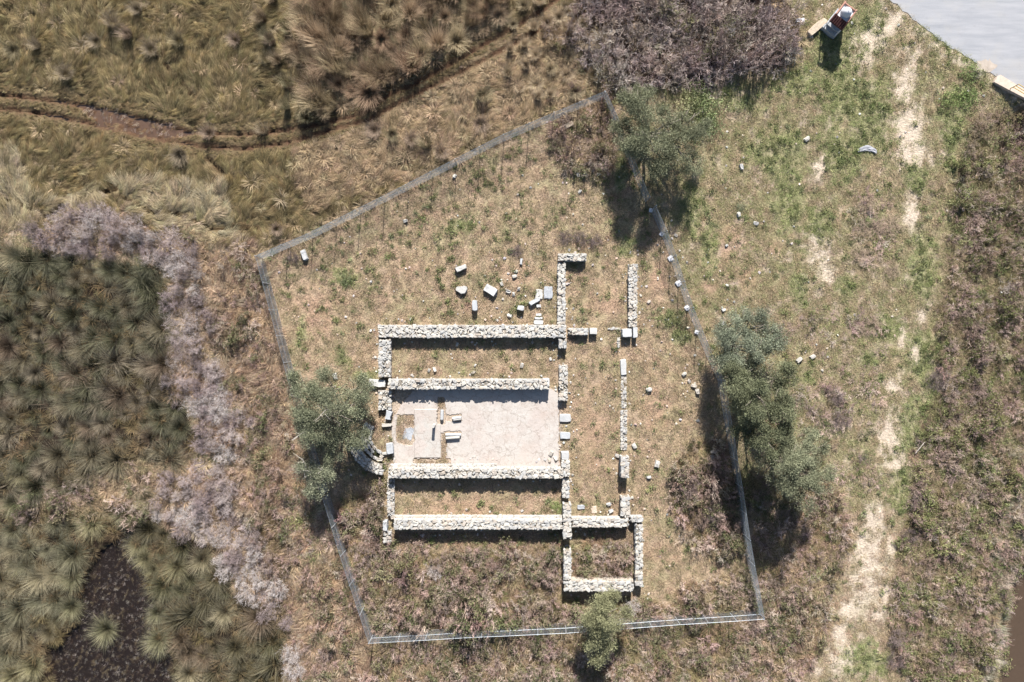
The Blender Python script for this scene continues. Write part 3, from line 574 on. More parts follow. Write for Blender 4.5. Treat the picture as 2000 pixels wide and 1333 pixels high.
# bramble scrub: twigs, then its sparse leaves
X, Y = cand(3.2); mm = masks(X, Y)
pr = 1.05 * mm['brush_ne'] + .6 * mm['east'] + .75 * mm['south'] + 1.15 * mm['sin'] + .8 * mm['nin'] + .7 * (blob(1700, 450, 55, 80, X, Y) > .5) + .6 * (blob(1690, 640, 40, 36, X, Y) > .5) + .6 * (blob(1620, 800, 50, 60, X, Y) > .5) + .22 * ((X > 1480) & (X < 1720) & (Y > 620) & (Y < 960)) + .35 * mm['wdry'] + .3 * mm['blit'] + .12 * (mm['hum'] & (X > 1050))
pr = pr * (.3 + 1.2 * (fbm(X / 20, Y / 20, 99) > .45))
k = (rng.uniform(0, 1, len(X)) < pr) & ~mm['river'] & ~mm['road'] & ~in_walls(X, Y, 9) & ~(in_walls(X, Y - 30, 0) & (Y > 1030)) & ~mm['sand'] & ~mm['pond']; X, Y = X[k], Y[k]; mm = {q: v[k] for q, v in mm.items()}
n = len(X); t = pal([(164, 138, 128), (186, 162, 148), (140, 120, 108), (172, 144, 130), (198, 180, 166), (152, 134, 106)], X, Y, 16, 100, .16, .6)
hg = np.where(mm['brush_ne'], 1.9, np.where(mm['east'], 1.05, np.where(mm['south'], 1.0, np.where((X > 1480) & (X < 1770) & (Y < 960), .35, 1.25)))) * rng.uniform(.75, 1.2, n) * (.15 + 1.9 * fbm(X / 15, Y / 15, 101) ** 1.3) * (1 + .9 * blob(900, 1190, 110, 40, X, Y) + .6 * blob(1380, 960, 40, 60, X, Y)); hg = hg * (1 + 1.0 * blob(1490, 115, 90, 34, X, Y)); wd = np.where(mm['brush_ne'], 1.35, 1.0) * rng.uniform(.8, 1.2, n)
ro = np.stack([rng.normal(0, .15, n), rng.normal(0, .15, n), rng.uniform(0, 6.28, n)], -1)
t = np.where(mm['brush_ne'][:, None], pal([(168, 152, 144), (192, 176, 168), (150, 134, 124), (174, 160, 140), (204, 190, 180)], X, Y, 14, 160, .18, .7), t)
scatter('bramble_scrub', 'tangled bare purplish brown scrub along the edges of the site', 'scrub', PROTO['scrub'], X, Y, ro, np.stack([wd, wd, hg], -1), t)
k = (rng.uniform(0, 1, n) < np.where(mm['brush_ne'], .06, np.where(mm['east'], .36, .32))) & (fbm(X / 20, Y / 20, 102) > .4); X, Y, ro, wd, hg = X[k], Y[k], ro[k], wd[k], hg[k]; n = len(X)
scatter('scrub_leaves', 'small dull green leaves through the scrub', 'scrub', PROTO['leafscrub'], X, Y, ro, np.stack([wd, wd, hg], -1), pal([(126, 130, 88), (148, 144, 104), (110, 116, 76), (152, 142, 108)], X, Y, 14, 103, .15) * np.where((X > 1700)[:, None], np.array([1.15, 1.22, 1.0]), 1))

# pond litter, creek debris, river-bank reeds
X, Y = cand(46, -60, 420, 1000, 1440); k = zone(POND, X, Y); X, Y = X[k], Y[k]; n = len(X)
scatter('pond_litter', 'short broken reed stubs standing in the dark pond', 'reed litter', PROTO['stub'], X, Y, np.stack([np.zeros(n), np.zeros(n), rng.normal(.6, .5, n)], -1), rng.uniform(.35, .8, n), pal([(84, 70, 58), (140, 126, 112), (96, 82, 68), (66, 54, 46), (184, 172, 160)], X, Y, 6, 104, .2, 1.2))
X, Y = cand(9, 130, 420, 190, 300); k = zone(CREEK_WATER, X, Y, 8, 9) & (rng.uniform(0, 1, len(X)) < .35 + .5 * (fbm(X / 9, Y / 9, 105) > .5)); X, Y = X[k], Y[k]; n = len(X)
scatter('creek_debris', 'pale dead stems floating on the red brown creek', 'debris', PROTO['stub'], X, Y, np.stack([np.zeros(n), np.zeros(n), rng.normal(.3, .6, n)], -1), rng.uniform(.6, 1.3, n), pal([(196, 178, 160), (170, 150, 126)], X, Y, 6, 106, .2), .15)
X, Y = cand(7, 1880, 2110, 880, 1440); db = X - (1985 - (Y - 1090) * .12); k = (db > -62 + 30 * fbm(X / 20, Y / 20, 107)) & (db < 2 + 30 * (Y < 1090)) ; X, Y = X[k], Y[k]; n = len(X)
scatter('bank_reeds', 'whitish dry reeds leaning along the river bank', 'reeds', PROTO['laid'], X, Y, np.stack([rng.normal(-.35, .2, n), np.zeros(n), rng.normal(.1, .7, n)], -1), rng.uniform(.6, 1.15, n), pal([(182, 170, 152), (140, 134, 110), (170, 160, 148), (116, 120, 90), (130, 114, 94)], X, Y, 12, 108, .14, .6))

# pebbles and rubble crumbs (too many to count)
peb = [mk('pebble', gem(160 + k, (1, .8, .5), .25)[0] * 1.0, gem(160 + k)[1], None, link=False) for k in range(4)]
mpb, nt, b = newmat('pebble', .9, .2); a = N(nt, 'ShaderNodeAttribute', attribute_type='INSTANCER', attribute_name='tint'); nt.links.new(a.outputs['Color'], b.inputs['Base Color'])
for p in peb: p.data.materials.append(mpb)
X, Y = cand(3.2); mm = masks(X, Y); near = in_walls(X, Y, 14)
pr = .10 * mm['inside'] + .55 * near + .05 * (~mm['marsh'] & (X > 1250) & (Y < 700)) + .5 * blob(1150, 335, 24, 16, X, Y) * 3 + .6 * blob(1340, 540, 60, 60, X, Y) * .4
pr = pr + 1.2 * ((X > 880) & (X < 1100) & (Y > 893) & (Y < 912)) + .5 * blob(1010, 590, 60, 45, X, Y) + .6 * blob(745, 850, 34, 60, X, Y) + .5 * blob(1345, 730, 14, 50, X, Y)
k = (rng.uniform(0, 1, len(X)) < pr) & ~(mm['marsh'] | mm['rush'] | mm['river'] | mm['road']) & ~((X > 768) & (X < 1090) & (Y > 765) & (Y < 893)); X, Y = X[k], Y[k]; n = len(X)
scatter('loose_pebbles', 'small pale stones scattered over the turf and floor edges', 'pebbles', peb, X, Y, np.stack([rng.normal(0, .3, n), rng.normal(0, .3, n), rng.uniform(0, 6.28, n)], -1), rng.uniform(.08, .24, n) * rng.uniform(.7, 1.1, n), pal([(214, 206, 194), (230, 226, 218), (214, 186, 166), (180, 178, 172)], X, Y, 4, 109, .1, 1), .03)

# ------------------------------------------------------------------ ruin walls: each wall a thing, each top stone a part
def wall(label, x0, y0, x1, y1, h, size=.36, faced=True, gap=0.0, style='rubble', z0=None, hj=.06, low_end=None):
    """a straight rubble wall between photograph pixels x0..x1, y0..y1 (its top as seen), h metres high"""
    h = h * (1.32 if h > .2 else 1.0)
    k = (CAMH - h) / CAMH; a0, b0 = P(x0, y1, h)[:2]; a1, b1 = P(x1, y0, h)[:2]
    cx, cy = (a0 + a1) / 2, (b0 + b1) / 2; Lx, Ly = a1 - a0, b1 - b0
    t = empty('rubble_wall', (cx, cy, 0)); tag(t, label, 'ruined wall', 'ruined rubble walls of the basilica')
    r = random.Random(int(x0 * 7 + y0 * 13)); horiz = Lx > Ly; L, W = (Lx, Ly) if horiz else (Ly, Lx)
    top = lambda u: h * (1 - (low_end or 0) * max(0, u))
    # lumpy mortared core
    nx, ny = max(2, int(Lx / .25)), max(2, int(Ly / .25)); V = []; F = []
    for j in range(ny + 1):
        for i in range(nx + 1):
            u = (i / nx if horiz else j / ny) ; zt = h * (1 - (low_end or 0) * u) - .10 + r.uniform(-.03, .03)
            V.append((-Lx / 2 + .05 + (Lx - .1) * i / nx, -Ly / 2 + .05 + (Ly - .1) * j / ny, zt))
    for j in range(ny):
        for i in range(nx): q = j * (nx + 1) + i; F.append((q, q + 1, q + nx + 2, q + nx + 1))
    per = [i for i in range(nx + 1)] + [(j + 1) * (nx + 1) - 1 for j in range(1, ny + 1)] + [ny * (nx + 1) + i for i in range(nx - 1, -1, -1)] + [j * (nx + 1) for j in range(ny - 1, 0, -1)]
    base = len(V); V += [(V[q][0] * 1.0, V[q][1], -.15) for q in per]
    for q in range(len(per)): p2 = (q + 1) % len(per); F.append((per[p2], per[q], base + q, base + p2))
    mk('mortar_core', V, F, M['core'], t)
    def put(u, v, sx, sy, sz, z, me=None, rz=None, name='stone'):
        x, y = (u, v) if horiz else (v, u); ax, ay = (sx, sy) if horiz else (sy, sx)
        return inst(name, me or r.choice(STONES), t, (x, y, z), (r.uniform(-.12, .12), r.uniform(-.12, .12), r.uniform(-.12, .12) if rz is None else rz), (ax, ay, sz))
    # stones packed over the top, largest first
    nst = 0; done = []; size *= .78
    area = L * W; sizes = sorted((size * r.choice((1.35, 1.1, .9, .75, .6, .5, .42)) * r.uniform(.85, 1.15) for _ in range(int(area / (size * size) * 8))), reverse=True)
    for d in sizes:
        if nst >= 292: break
        asp = r.uniform(.62, 1.0); hx = min(d / 2, L / 2 - .01); hy = min(d / 2, W / 2 - .01)
        for _ in range(5):
            u = r.uniform(-L / 2 + hx * .9, L / 2 - hx * .9); v = r.uniform(-W / 2 + hy * .8, W / 2 - hy * .8)
            if r.random() < .45: v = math.copysign(W / 2 - hy * .8, v)
            if all((u - a) ** 2 + (v - b_) ** 2 > ((d + e) * .40) ** 2 for a, b_, e in done):
                if r.random() > gap:
                    edge = abs(v) > W / 2 - hy * 1.2; zz = h * (1 - (low_end or 0) * (u + L / 2) / L) - d * .22 + r.uniform(-hj, hj) * (.7 if edge else 1.0)
                    put(u, v, d * 1.12, d * asp * 1.12, d * r.uniform(.5, .85), zz, rz=r.gauss(0, .18) if edge and r.random() < .7 else r.uniform(-1.57, 1.57)); nst += 1
                done.append((u, v, d)); break
    mb = MB()
    for _ in range(int(area * 34)):
        u = r.uniform(-L / 2 + .03, L / 2 - .03); v = r.uniform(-W / 2 + .04, W / 2 - .04)
        if r.random() < gap: continue
        V, F = gem(r.randrange(999), (1, .8, .7), .2); q = r.uniform(.07, .15); a_ = r.uniform(0, 3.1); ca_, sa_ = math.cos(a_) * q, math.sin(a_) * q
        x_, y_ = (u, v) if horiz else (v, u); zz = h * (1 - (low_end or 0) * (u + L / 2) / L) - .06 + r.uniform(-.03, .03)
        mb.add([(x_ + p[0] * ca_ - p[1] * sa_, y_ + p[0] * sa_ + p[1] * ca_, zz + p[2] * q) for p in V], F)
    if mb.V: o = mb.build('rubble_fill', M['stone'], t); o['kind'] = 'stuff'
    # the coursed faces below the top, joined (seen only from the side)
    if h > .3:
        mb = MB(); rows = max(1, int((h - .18) / .2))
        for q in range(rows):
            zc = .08 + (h - .2) * q / rows
            for sgn in (-1, 1):
                u = -L / 2
                while u < L / 2 - .05:
                    l = min(r.uniform(.2, .5), L / 2 - u); V, F = gem(r.randrange(999), (1, 1, 1), .16); V = V * np.array([l * 1.02, .16, .2]) if horiz else V * np.array([.16, l * 1.02, .2])
                    zz = zc * (1 - (low_end or 0) * (u + L / 2) / L)
                    o = np.array([u + l / 2, sgn * (W / 2 - .07), zz] if horiz else [sgn * (W / 2 - .07), u + l / 2, zz]); mb.add(V + o, F); u += l
        o = mb.build('face_rubble', M['stone'], t); o['kind'] = 'stuff'
    return t
wall('long thick rubble wall along the top side of the north aisle, widest and longest of the top walls', 738, 635, 1106, 660, .55, .33, hj=.07)
wall('low broken rubble stub continuing the north aisle wall to a squared block', 1109, 641, 1150, 655, .4, .36, gap=.1)
wall('short rubble wall closing the west end of the north aisle, at its top left corner', 739, 662, 763, 738, .5, .3, gap=.08)
wall('rubble wall between the north aisle and the plastered nave floor, casting a jagged shadow on the plaster', 757, 741, 1073, 761, .62, .31, hj=.13)
wall('collapsed rubble heap of a wall at the north west corner of the nave beside the olive', 739, 762, 764, 802, .35, .3, gap=.3, hj=.1)
wall('thick rubble wall along the bottom side of the plastered nave, with a low bench on its inner side', 758, 915, 1100, 935, .72, .33, hj=.12)
wall('low narrow bench course running along the foot of the nave south wall', 762, 907, 970, 914, .25, .3, hj=.03)
wall('short pier of rubble hanging below the east end of the north aisle wall', 1091, 661, 1107, 682, .5, .34)
wall('short rubble wall between the north aisle and the narthex, north of the two doorway slabs', 1092, 713, 1109, 784, .4, .32, gap=.12, hj=.1)
wall('rubble wall end joining the nave south wall to the narthex, topped by a dressed block', 1097, 899, 1113, 932, .6, .36)
wall('lower bluish rubble wall running down from the nave south wall beside the south aisle', 1098, 934, 1112, 974, .42, .32)
wall('whitest rubble wall along the bottom side of the south aisle with a narrow ledge above it', 768, 1015, 1099, 1035, .75, .34, hj=.04)
wall('thin white ledge course along the inner foot of the south aisle wall', 764, 1009, 1098, 1014, .45, .34, hj=.02)
wall('white rubble wall continuing east from the south aisle wall above the overgrown chamber', 1117, 1013, 1228, 1031, .7, .36, hj=.04)
wall('thin rubble wall closing the west end of the south aisle', 756, 935, 770, 1010, .3, .26, gap=.05)
wall('tall short rubble pier crossing the south aisle wall at the chamber corner', 1100, 985, 1116, 1054, .85, .36, hj=.04)
wall('rubble wall on the west side of the overgrown chamber below a doorway gap', 1101, 1075, 1116, 1134, .8, .36, hj=.05)
wall('rubble wall along the bottom of the overgrown chamber, its right end under the small tree', 1101, 1135, 1238, 1156, .8, .36, hj=.05)
wall('brush-covered rubble wall on the east side of the overgrown chamber', 1241, 1024, 1256, 1148, .6, .34, gap=.3)
wall('short white wall return at the upper right corner of the overgrown chamber', 1231, 1010, 1256, 1021, .6, .36)
wall('short rubble wall stub rising at the lower right end of the narthex', 1213, 970, 1231, 1011, .65, .36)
wall('isolated rubble pier on the east side of the narthex with a black shadow below it', 1213, 892, 1229, 935, .8, .36, hj=.03)
wall('footing of small stones flush with the turf along the east side of the narthex', 1212, 801, 1225, 880, .14, .24, gap=.12)
wall('faint line of buried footing stones below the pale marble slab', 1213, 735, 1224, 798, .1, .24, gap=.25)
wall('long narrow rubble wall on the east side of the north east room', 1228, 515, 1245, 640, .4, .3, gap=.04)
wall('narrow rubble wall on the west side of the north east room, rising from the north aisle wall', 1089, 512, 1105, 634, .4, .3, gap=.12)
wall('short rubble wall at the top left corner of the north east room, reddish at its top', 1090, 495, 1146, 510, .5, .3, gap=.08)
wall('thin white footing line between the squared block and the marble block at the north east room', 1187, 640, 1214, 645, .12, .22, gap=.1)
wall('tiny footing row running down beside the marble block shadow', 1206, 659, 1211, 680, .12, .2)
wall('short broken wall stub running into the brush left of the south aisle wall', 748, 1037, 764, 1062, .4, .28, gap=.25, hj=.08)

# the apse: a curved wall, with an inner ring of seat stones
def apse():
    cx, cy = 757, 852
    t = empty('apse_wall', P(cx, cy)); tag(t, 'curved rubble apse wall at the west end of the nave, half under the olive', 'ruined wall')
    r = random.Random(3); mb = MB(); V = []; F = []; n = 40; a0, a1 = R(192), R(262)
    for i in range(n + 1):
        a = a0 + (a1 - a0) * i / n
        for rr, z in ((2.15, -.1), (2.15, .5), (3.0, .5), (3.0, -.1)): V.append((rr * math.cos(a), rr * math.sin(a), z + (r.uniform(-.04, .04) if z > 0 else 0)))
    for i in range(n):
        for k in range(3): F.append((i * 4 + k, i * 4 + k + 1, i * 4 + k + 5, i * 4 + k + 4))
    F += [(3, 2, 1, 0), (n * 4, n * 4 + 1, n * 4 + 2, n * 4 + 3)]
    mk('mortar_core', V, F, M['core'], t)
    for q, rr in enumerate((2.28, 2.45, 2.65, 2.87)):
        a = a0
        while a < a1:
            l = r.uniform(.2, .42); inst('stone', r.choice(STONES), t, (rr * math.cos(a), rr * math.sin(a), .5 + r.uniform(-.05, .07)), (r.uniform(-.1, .1), r.uniform(-.1, .1), a + 1.57 + r.uniform(-.5, .5)), (l, .26, .22)); a += l / rr
    t2 = empty('apse_seat_ring', P(cx, cy)); tag(t2, 'broken inner ring of bench stones curving inside the apse', 'ruined wall')
    for q, rr in enumerate((1.35, 1.62, 1.88)):
        a = R(150)
        while a < R(265):
            l = r.uniform(.25, .5)
            if r.random() > .18: inst('stone', r.choice(STONES), t2, (rr * math.cos(a), rr * math.sin(a), .12 + .12 * q + r.uniform(-.04, .08)), (r.uniform(-.2, .2), r.uniform(-.2, .2), a + 1.57 + r.uniform(-.4, .4)), (l, .3, .3))
            a += l / rr
apse()

# ------------------------------------------------------------------ single blocks and stones
def slab_mesh(lx, ly, h, seed, jag=.03, taper=.06):
    r = random.Random(seed); pts = []
    n = 4
    for (x, y, x2, y2) in ((-1, -1, 1, -1), (1, -1, 1, 1), (1, 1, -1, 1), (-1, 1, -1, -1)):
        for k in range(3):
            t_ = k / 3; pts.append(((x + (x2 - x) * t_) * lx / 2 * (.94 if k == 0 else 1) + r.uniform(-jag, jag), (y + (y2 - y) * t_) * ly / 2 * (.94 if k == 0 else 1) + r.uniform(-jag, jag)))
    m_ = len(pts); V = [(x * (1 + taper), y * (1 + taper), -.08) for x, y in pts] + [(x, y, h * .85 + r.uniform(-.01, .01)) for x, y in pts] + [(x * .93, y * .93, h + r.uniform(-.012, .012)) for x, y in pts]
    F = [tuple(range(2 * m_, 3 * m_))]
    for k in range(2):
        for i in range(m_): F.append((k * m_ + i, k * m_ + (i + 1) % m_, (k + 1) * m_ + (i + 1) % m_, (k + 1) * m_ + i))
    return V, F
def block(name, label, cat, px, py, wpx, hpx, rot, h, mat='marble', group=None, z=None, jag=.025):
    x, y, _ = P(px, py, h); zz = gz(px, py) if z is None else z
    V, F = slab_mesh(wpx / S, hpx / S, h, int(px * 3 + py), jag); o = mk(name, V, F, M[mat]); o.location = (x, y, zz); o.rotation_euler = (0, 0, R(rot)); return tag(o, label, cat, group)
G1 = 'marble blocks lying in the grass above the north aisle'
block('marble_block', 'long dark-sided block tilted up to the right, topmost left of the loose blocks', 'stone block', 900, 524, 22, 9, 22, .36, group=G1)
block('marble_block', 'squat rounded grey block just below the tilted long one', 'stone block', 901, 566, 18, 13, -15, .3, group=G1, jag=.08)
block('marble_block', 'largest white rectangular block among the loose stones, sloping down right', 'stone block', 958, 567, 25, 15, -32, .42, group=G1)
block('column_stump', 'tall round-topped column stump casting a pointed shadow above the north aisle', 'stone column', 927, 597, 10, 20, 0, .55, group=G1)
block('marble_block', 'square pale block left of the big grey slab, half sunk', 'stone block', 1053, 575, 14, 19, -4, .14, group=G1)
block('marble_slab', 'big grey slab lying nearest to the wall of the north east room', 'stone slab', 1071, 572, 17, 24, 0, .14, mat='greyslab', group=G1)
block('marble_block', 'long narrow block lying just below the square pale block', 'stone block', 1044, 589, 22, 8, 27, .3, group=G1)
block('marble_block', 'upright dark-faced cube with a white top left of the long narrow block', 'stone block', 1017, 602, 13, 9, -8, .5, group=G1)
block('marble_block', 'smallest white block lying below the long narrow block', 'stone block', 1052, 598, 9, 6, 5, .16, group=G1)
for k, (px, py, w_, h_) in enumerate(((1052, 615, 11, 5), (1052, 622, 15, 5), (1052, 630, 18, 8))):
    block('marble_step', ('upper', 'middle', 'lower')[k] + ' one of three small slabs stacked like steps against the north aisle wall', 'stone slab', px, py, w_, h_, 0, (.1, .16, .24)[k], group='three step slabs', jag=.012)
block('marble_block', 'thin upright white stone standing alone above the loose blocks', 'stone block', 1018, 511, 5, 12, -8, .22)
block('marble_column', 'marble column piece lying outside the west end of the nave wall', 'stone column', 736, 749, 34, 14, -4, .35)
block('marble_block', 'tall pale block standing in the rubble at the head of the apse', 'stone block', 758, 812, 11, 18, -16, .5, jag=.06)
block('marble_block', 'short flat marble piece below the tall pale block in the apse', 'stone block', 755, 831, 19, 6, 5, .28)
block('marble_block', 'dressed rectangular block at the south shoulder of the apse', 'stone block', 761, 877, 13, 21, 6, .45)
block('doorway_slab', 'upper of two white threshold slabs at the east edge of the plaster floor', 'stone slab', 1104, 817, 22, 15, 0, .16, group='threshold slabs', jag=.02)
block('doorway_slab', 'lower of two white threshold slabs at the east edge of the plaster floor', 'stone slab', 1104, 851, 20, 13, 0, .16, group='threshold slabs', jag=.02)
block('marble_block', 'dressed white block on the wall end at the south east corner of the nave', 'stone block', 1104, 891, 15, 15, 0, .62)
block('marble_block', 'squared block closing the broken stub east of the north aisle wall', 'stone block', 1159, 647, 15, 13, 0, .48)
block('marble_block', 'bright white block at the foot of the north east room east wall', 'stone block', 1225, 651, 19, 16, 0, .6)
block('marble_block', 'narrow whitish block beside the bright white one, ending the east wall', 'stone block', 1241, 650, 9, 20, 0, .58)
block('marble_slab', 'pale upright-lying marble slab on the east line of the narthex', 'stone slab', 1218, 718, 11, 31, 2, .2)
block('marble_block', 'white coping block at the south west corner outside the south aisle', 'stone block', 752, 1028, 9, 19, 2, .6)
block('dressed_block', 'dressed end block closing the nave north wall on its right', 'stone block', 1067, 751, 13, 22, 0, .74)
block('white_block', 'small white building block lying near the shrine', 'stone block', 1564, 39, 16, 7, 4, .2, 'white')
block('pale_slab', 'pale slab lying in the brush at the top corner of the enclosure', 'stone slab', 1107, 246, 29, 9, 27, .2, 'wood')
block('white_block', 'upright white stone by a dark bush near the west fence corner', 'stone block', 593, 498, 9, 20, 20, .35)
block('grey_flagstone', 'bluish grey flagstone set in the grassy hollow of the chancel', 'stone slab', 798, 848, 18, 22, 0, .05, 'greyslab', z=-.03, jag=.12)
block('mossy_slab', 'greyish broken slab lying in the lower narthex turf', 'stone slab', 1135, 991, 14, 8, 0, .12, 'greyslab'); block('pink_slab', 'pinkish square slab flush with the turf in the lower narthex', 'stone slab', 1160, 996, 11, 14, 3, .06, 'concrete')
# marble shafts on the floor
def shaft(label, px, py, L, rad, rot, fluted=False):
    mb = MB(); n = 10; L = L / S
    mb.tube([(-L / 2, 0, rad), (-L / 2 + .06, 0, rad), (L / 2 - .06, 0, rad), (L / 2, 0, rad)], [rad * .86, rad, rad, rad * .86], n)
    o = mb.build('marble_shaft', M['marble']); x, y, _ = P(px, py, .3); o.location = (x, y, .06); o.rotation_euler = (0, 0, R(rot)); tag(o, label, 'stone column', 'marble shafts lying on the nave floor')
shaft('marble shaft lying upright in the picture beside the grass strip of the chancel', 863, 811, 20, .13, 88)
shaft('thin marble shaft tilted slightly up to the right above the pair of parallel ones', 892, 817, 18, .11, 8); shaft('lower partner of the slightly tilted thin shaft', 893, 820, 16, .1, 8)
shaft('upper one of the two parallel marble shafts lying side by side', 885, 850, 30, .12, 0); shaft('lower one of the two parallel marble shafts lying side by side', 884, 856, 27, .13, 4)
mb = MB(); mb.tube([(0, 0, 0), (0, 0, .1), (0, 0, .72), (0, 0, .8)], [.15, .12, .11, .13], 8); o = mb.build('altar_post', M['marble']); o.location = P(846, 833, .8)[:2] + (.09,); tag(o, 'small standing marble post casting a long thin shadow on the chancel floor', 'stone post')

SLOC = [(980, 555, 9, 'sliver of pale stone right of the largest loose block'), (993, 570, 9, 'small stone below the pale sliver'), (995, 617, 11, 'grey stone left of the three step slabs'), (1008, 531, 8, 'pale stone above the loose blocks on the orange earth'), (1005, 540, 10, 'flat stone touching the pale stone on the orange earth'),
        (1013, 565, 8, 'yellowish stone in the middle of the loose blocks'), (1003, 575, 8, 'low stone left below the yellowish one'), (1267, 590, 8, 'white stone east of the north east room'), (1267, 761, 11, 'bright white stone east of the narthex in the open turf'), (1019, 714, 10, 'pale stone in the north aisle near its right end'),
        (1075, 702, 7, 'small white stone near the doorway of the north aisle'), (893, 673, 8, 'stone at the shadow edge in the north aisle'), (838, 724, 8, 'left stone of a pair in the lower north aisle'), (849, 722, 9, 'right stone of a pair in the lower north aisle'), (928, 714, 6, 'upper stone of a pair near the middle of the north aisle'), (924, 728, 8, 'lower stone of a pair near the middle of the north aisle'),
        (1239, 871, 11, 'greenish grey stone beside the flush footing'), (1205, 890, 9, 'pale stone left of the isolated pier'), (1283, 906, 14, 'blue grey stone alone right of the isolated pier'), (1267, 932, 9, 'pale stone below the blue grey one'), (1189, 985, 9, 'pinkish stone in the lower narthex'), (1193, 998, 10, 'mossy stone in the corner of the lower narthex'),
        (1076, 886, 11, 'dark grey upright stone near the south east corner of the floor'), (1073, 899, 9, 'white stone below the dark grey upright one'), (1085, 896, 10, 'tilted white stone by the floor corner'), (1447, 327, 12, 'pale stone in the upper eastern field'), (1442, 420, 13, 'grey stone on the red earth east of the fence'), (1476, 437, 12, 'pale stone right of the red earth'),
        (1575, 272, 13, 'white stone in the green field below the brush'), (1320, 460, 9, 'white stone in the olive shadow outside the fence'), (1150, 247, 9, 'white stone in the brush of the top corner'), (1132, 375, 8, 'small white stone below the stone heap'), (888, 345, 9, 'stone at the foot of the fence on the north west side'), (792, 432, 9, 'pink white stone in the upper turf'),
        (1419, 480, 7, 'small stone on the reddish ground'), (1420, 558, 8, 'buff stone in the field east of the fence'), (1413, 606, 11, 'whitish stone beside the fence above the row of olives'), (1412, 632, 9, 'white stone left of the topmost olive of the row'), (1336, 731, 12, 'brightest stone of the pile by the east fence'), (1355, 754, 13, 'grey stone at the bottom of the pile by the east fence'), (1362, 765, 13, 'bluish stone next to the grey pile bottom stone'), (1346, 745, 9, 'pale flat stone of the pile by the east fence'),
        (1392, 883, 12, 'upper boulder in the shadow of the olive row'), (1391, 893, 11, 'middle boulder in the shadow of the olive row'), (1390, 903, 13, 'lower boulder in the shadow of the olive row'), (1560, 703, 14, 'pale stone among the olives at their right edge'), (1586, 697, 12, 'pale stone right of the olive row'), (1605, 724, 7, 'small white stone in the field right of the olives'), (655, 735, 13, 'pale stone above the west olive'), (1583, 70, 12, 'grey stone at the end of the timber by the shrine'), (1663, 46, 8, 'pale stone at the foot of the shrine'),
        (1143, 338, 9, 'pale stone low in the heap at the top corner'), (1158, 333, 8, 'white stone in the middle of the heap at the top corner'), (1169, 341, 9, 'right bottom stone of the heap at the top corner'), (1171, 322, 9, 'upper right stone of the heap at the top corner'), (1129, 342, 8, 'left stone of the heap at the top corner'), (1152, 318, 10, 'grey stone on top of the heap at the top corner')]
for k, (px, py, d, lb) in enumerate(SLOC):
    o = bpy.data.objects.new('loose_stone', STONES[k % 12]); col.objects.link(o); s_ = d / S * (.8 if px > 1300 else .92)
    o.location = P(px, py)[:2] + (gz(px, py) + s_ * .2,); o.rotation_euler = (rnd.uniform(-.3, .3), rnd.uniform(-.3, .3), rnd.uniform(0, 6.28)); o.scale = (s_ * 1.1, s_ * .95, s_ * 1.0)
    tag(o, lb, 'stone', 'loose stones')
o = bpy.data.objects.new('red_brick_lump', mk('b', *gem(9, (1, 1, 1), .1), M['brick'], link=False).data); col.objects.link(o); o.location = P(1095, 508, .5)[:2] + (.45,); o.scale = (.42, .3, .25); tag(o, 'orange brick lump on the top left corner of the north east room', 'brick')

# ------------------------------------------------------------------ fence
FH = 2.05
def fence(label, pts, skip=(), footing=False, cat='fence'):
    k = (CAMH - FH) / CAMH; W = [Vector(((x - 1000) / S * k, (666.5 - y) / S * k, 0)) for x, y in pts]
    t = empty('chain_link_fence', W[0]); tag(t, label, 'fence', 'sides of the chain-link fence'); O = W[0]
    seg = [(W[i + 1] - W[i]).length for i in range(len(W) - 1)]; tot = sum(seg); n = max(1, round(tot / 2.1)); P_ = []
    for i in range(n + 1):
        d = tot * i / n; j = 0
        while j < len(seg) - 1 and d > seg[j]: d -= seg[j]; j += 1
        p = W[j] + (W[j + 1] - W[j]) * min(1, d / seg[j]); p = Vector((p.x, p.y, gz(p.x * S + 1000, 666.5 - p.y * S) - .0)); P_.append(p - O)
    rf = random.Random(int(pts[0][0]))
    for p in P_:
        o = inst('post', POST, t, p, (rf.uniform(-.03, .03), rf.uniform(-.03, .03), 0))
        if footing and rf.random() < .75: inst('concrete_footing', FOOT, t, p, (0, 0, rf.uniform(0, 6)), (rf.uniform(.25, .55),) * 2 + (.3,))
    for p, q in zip(P_[:-1], P_[1:]):
        d = q - p; inst('mesh_panel', PANEL, t, p, (0, -math.asin(max(-.5, min(.5, d.z / d.length))), math.atan2(d.y, d.x)), (d.length / 2.1, 1, 1))
    mb = MB()
    for z in (FH - .03, FH * .5, .08): mb.tube([p + Vector((0, 0, z)) for p in P_], .012, 4)
    mb.build('line_wire', M['galv'], t)
mb = MB().tube([(0, 0, -.1), (0, 0, FH)], .025, 8); POST = mb.build('post', M['post'], link=False).data
FOOT = mk('f', *gem(77, (1, 1, 1), .12), M['white'], link=False).data
V = []; F = []; pitch = .085; wv = .0055; L_ = 2.1
def clipseg(x0, dx):
    pts_ = []
    for zz in (0.06, FH): pts_.append((x0 + dx * zz, zz))
    (xa, za), (xb, zb) = pts_; 
    def cl(xa, za, xb, zb, lim, sign):
        return xa, za, xb, zb
    ts = [0, 1]; 
    if xb != xa:
        for lim in (0, L_):
            t_ = (lim - xa) / (xb - xa); ts.append(min(1, max(0, t_)))
    ts = sorted(set(ts)); best = None
    for a_, b_ in zip(ts[:-1], ts[1:]):
        mx_ = xa + (xb - xa) * (a_ + b_) / 2
        if -1e-6 <= mx_ <= L_ + 1e-6: best = (xa + (xb - xa) * a_, za + (zb - za) * a_, xa + (xb - xa) * b_, za + (zb - za) * b_)
    return best
mb = MB()
x = -FH
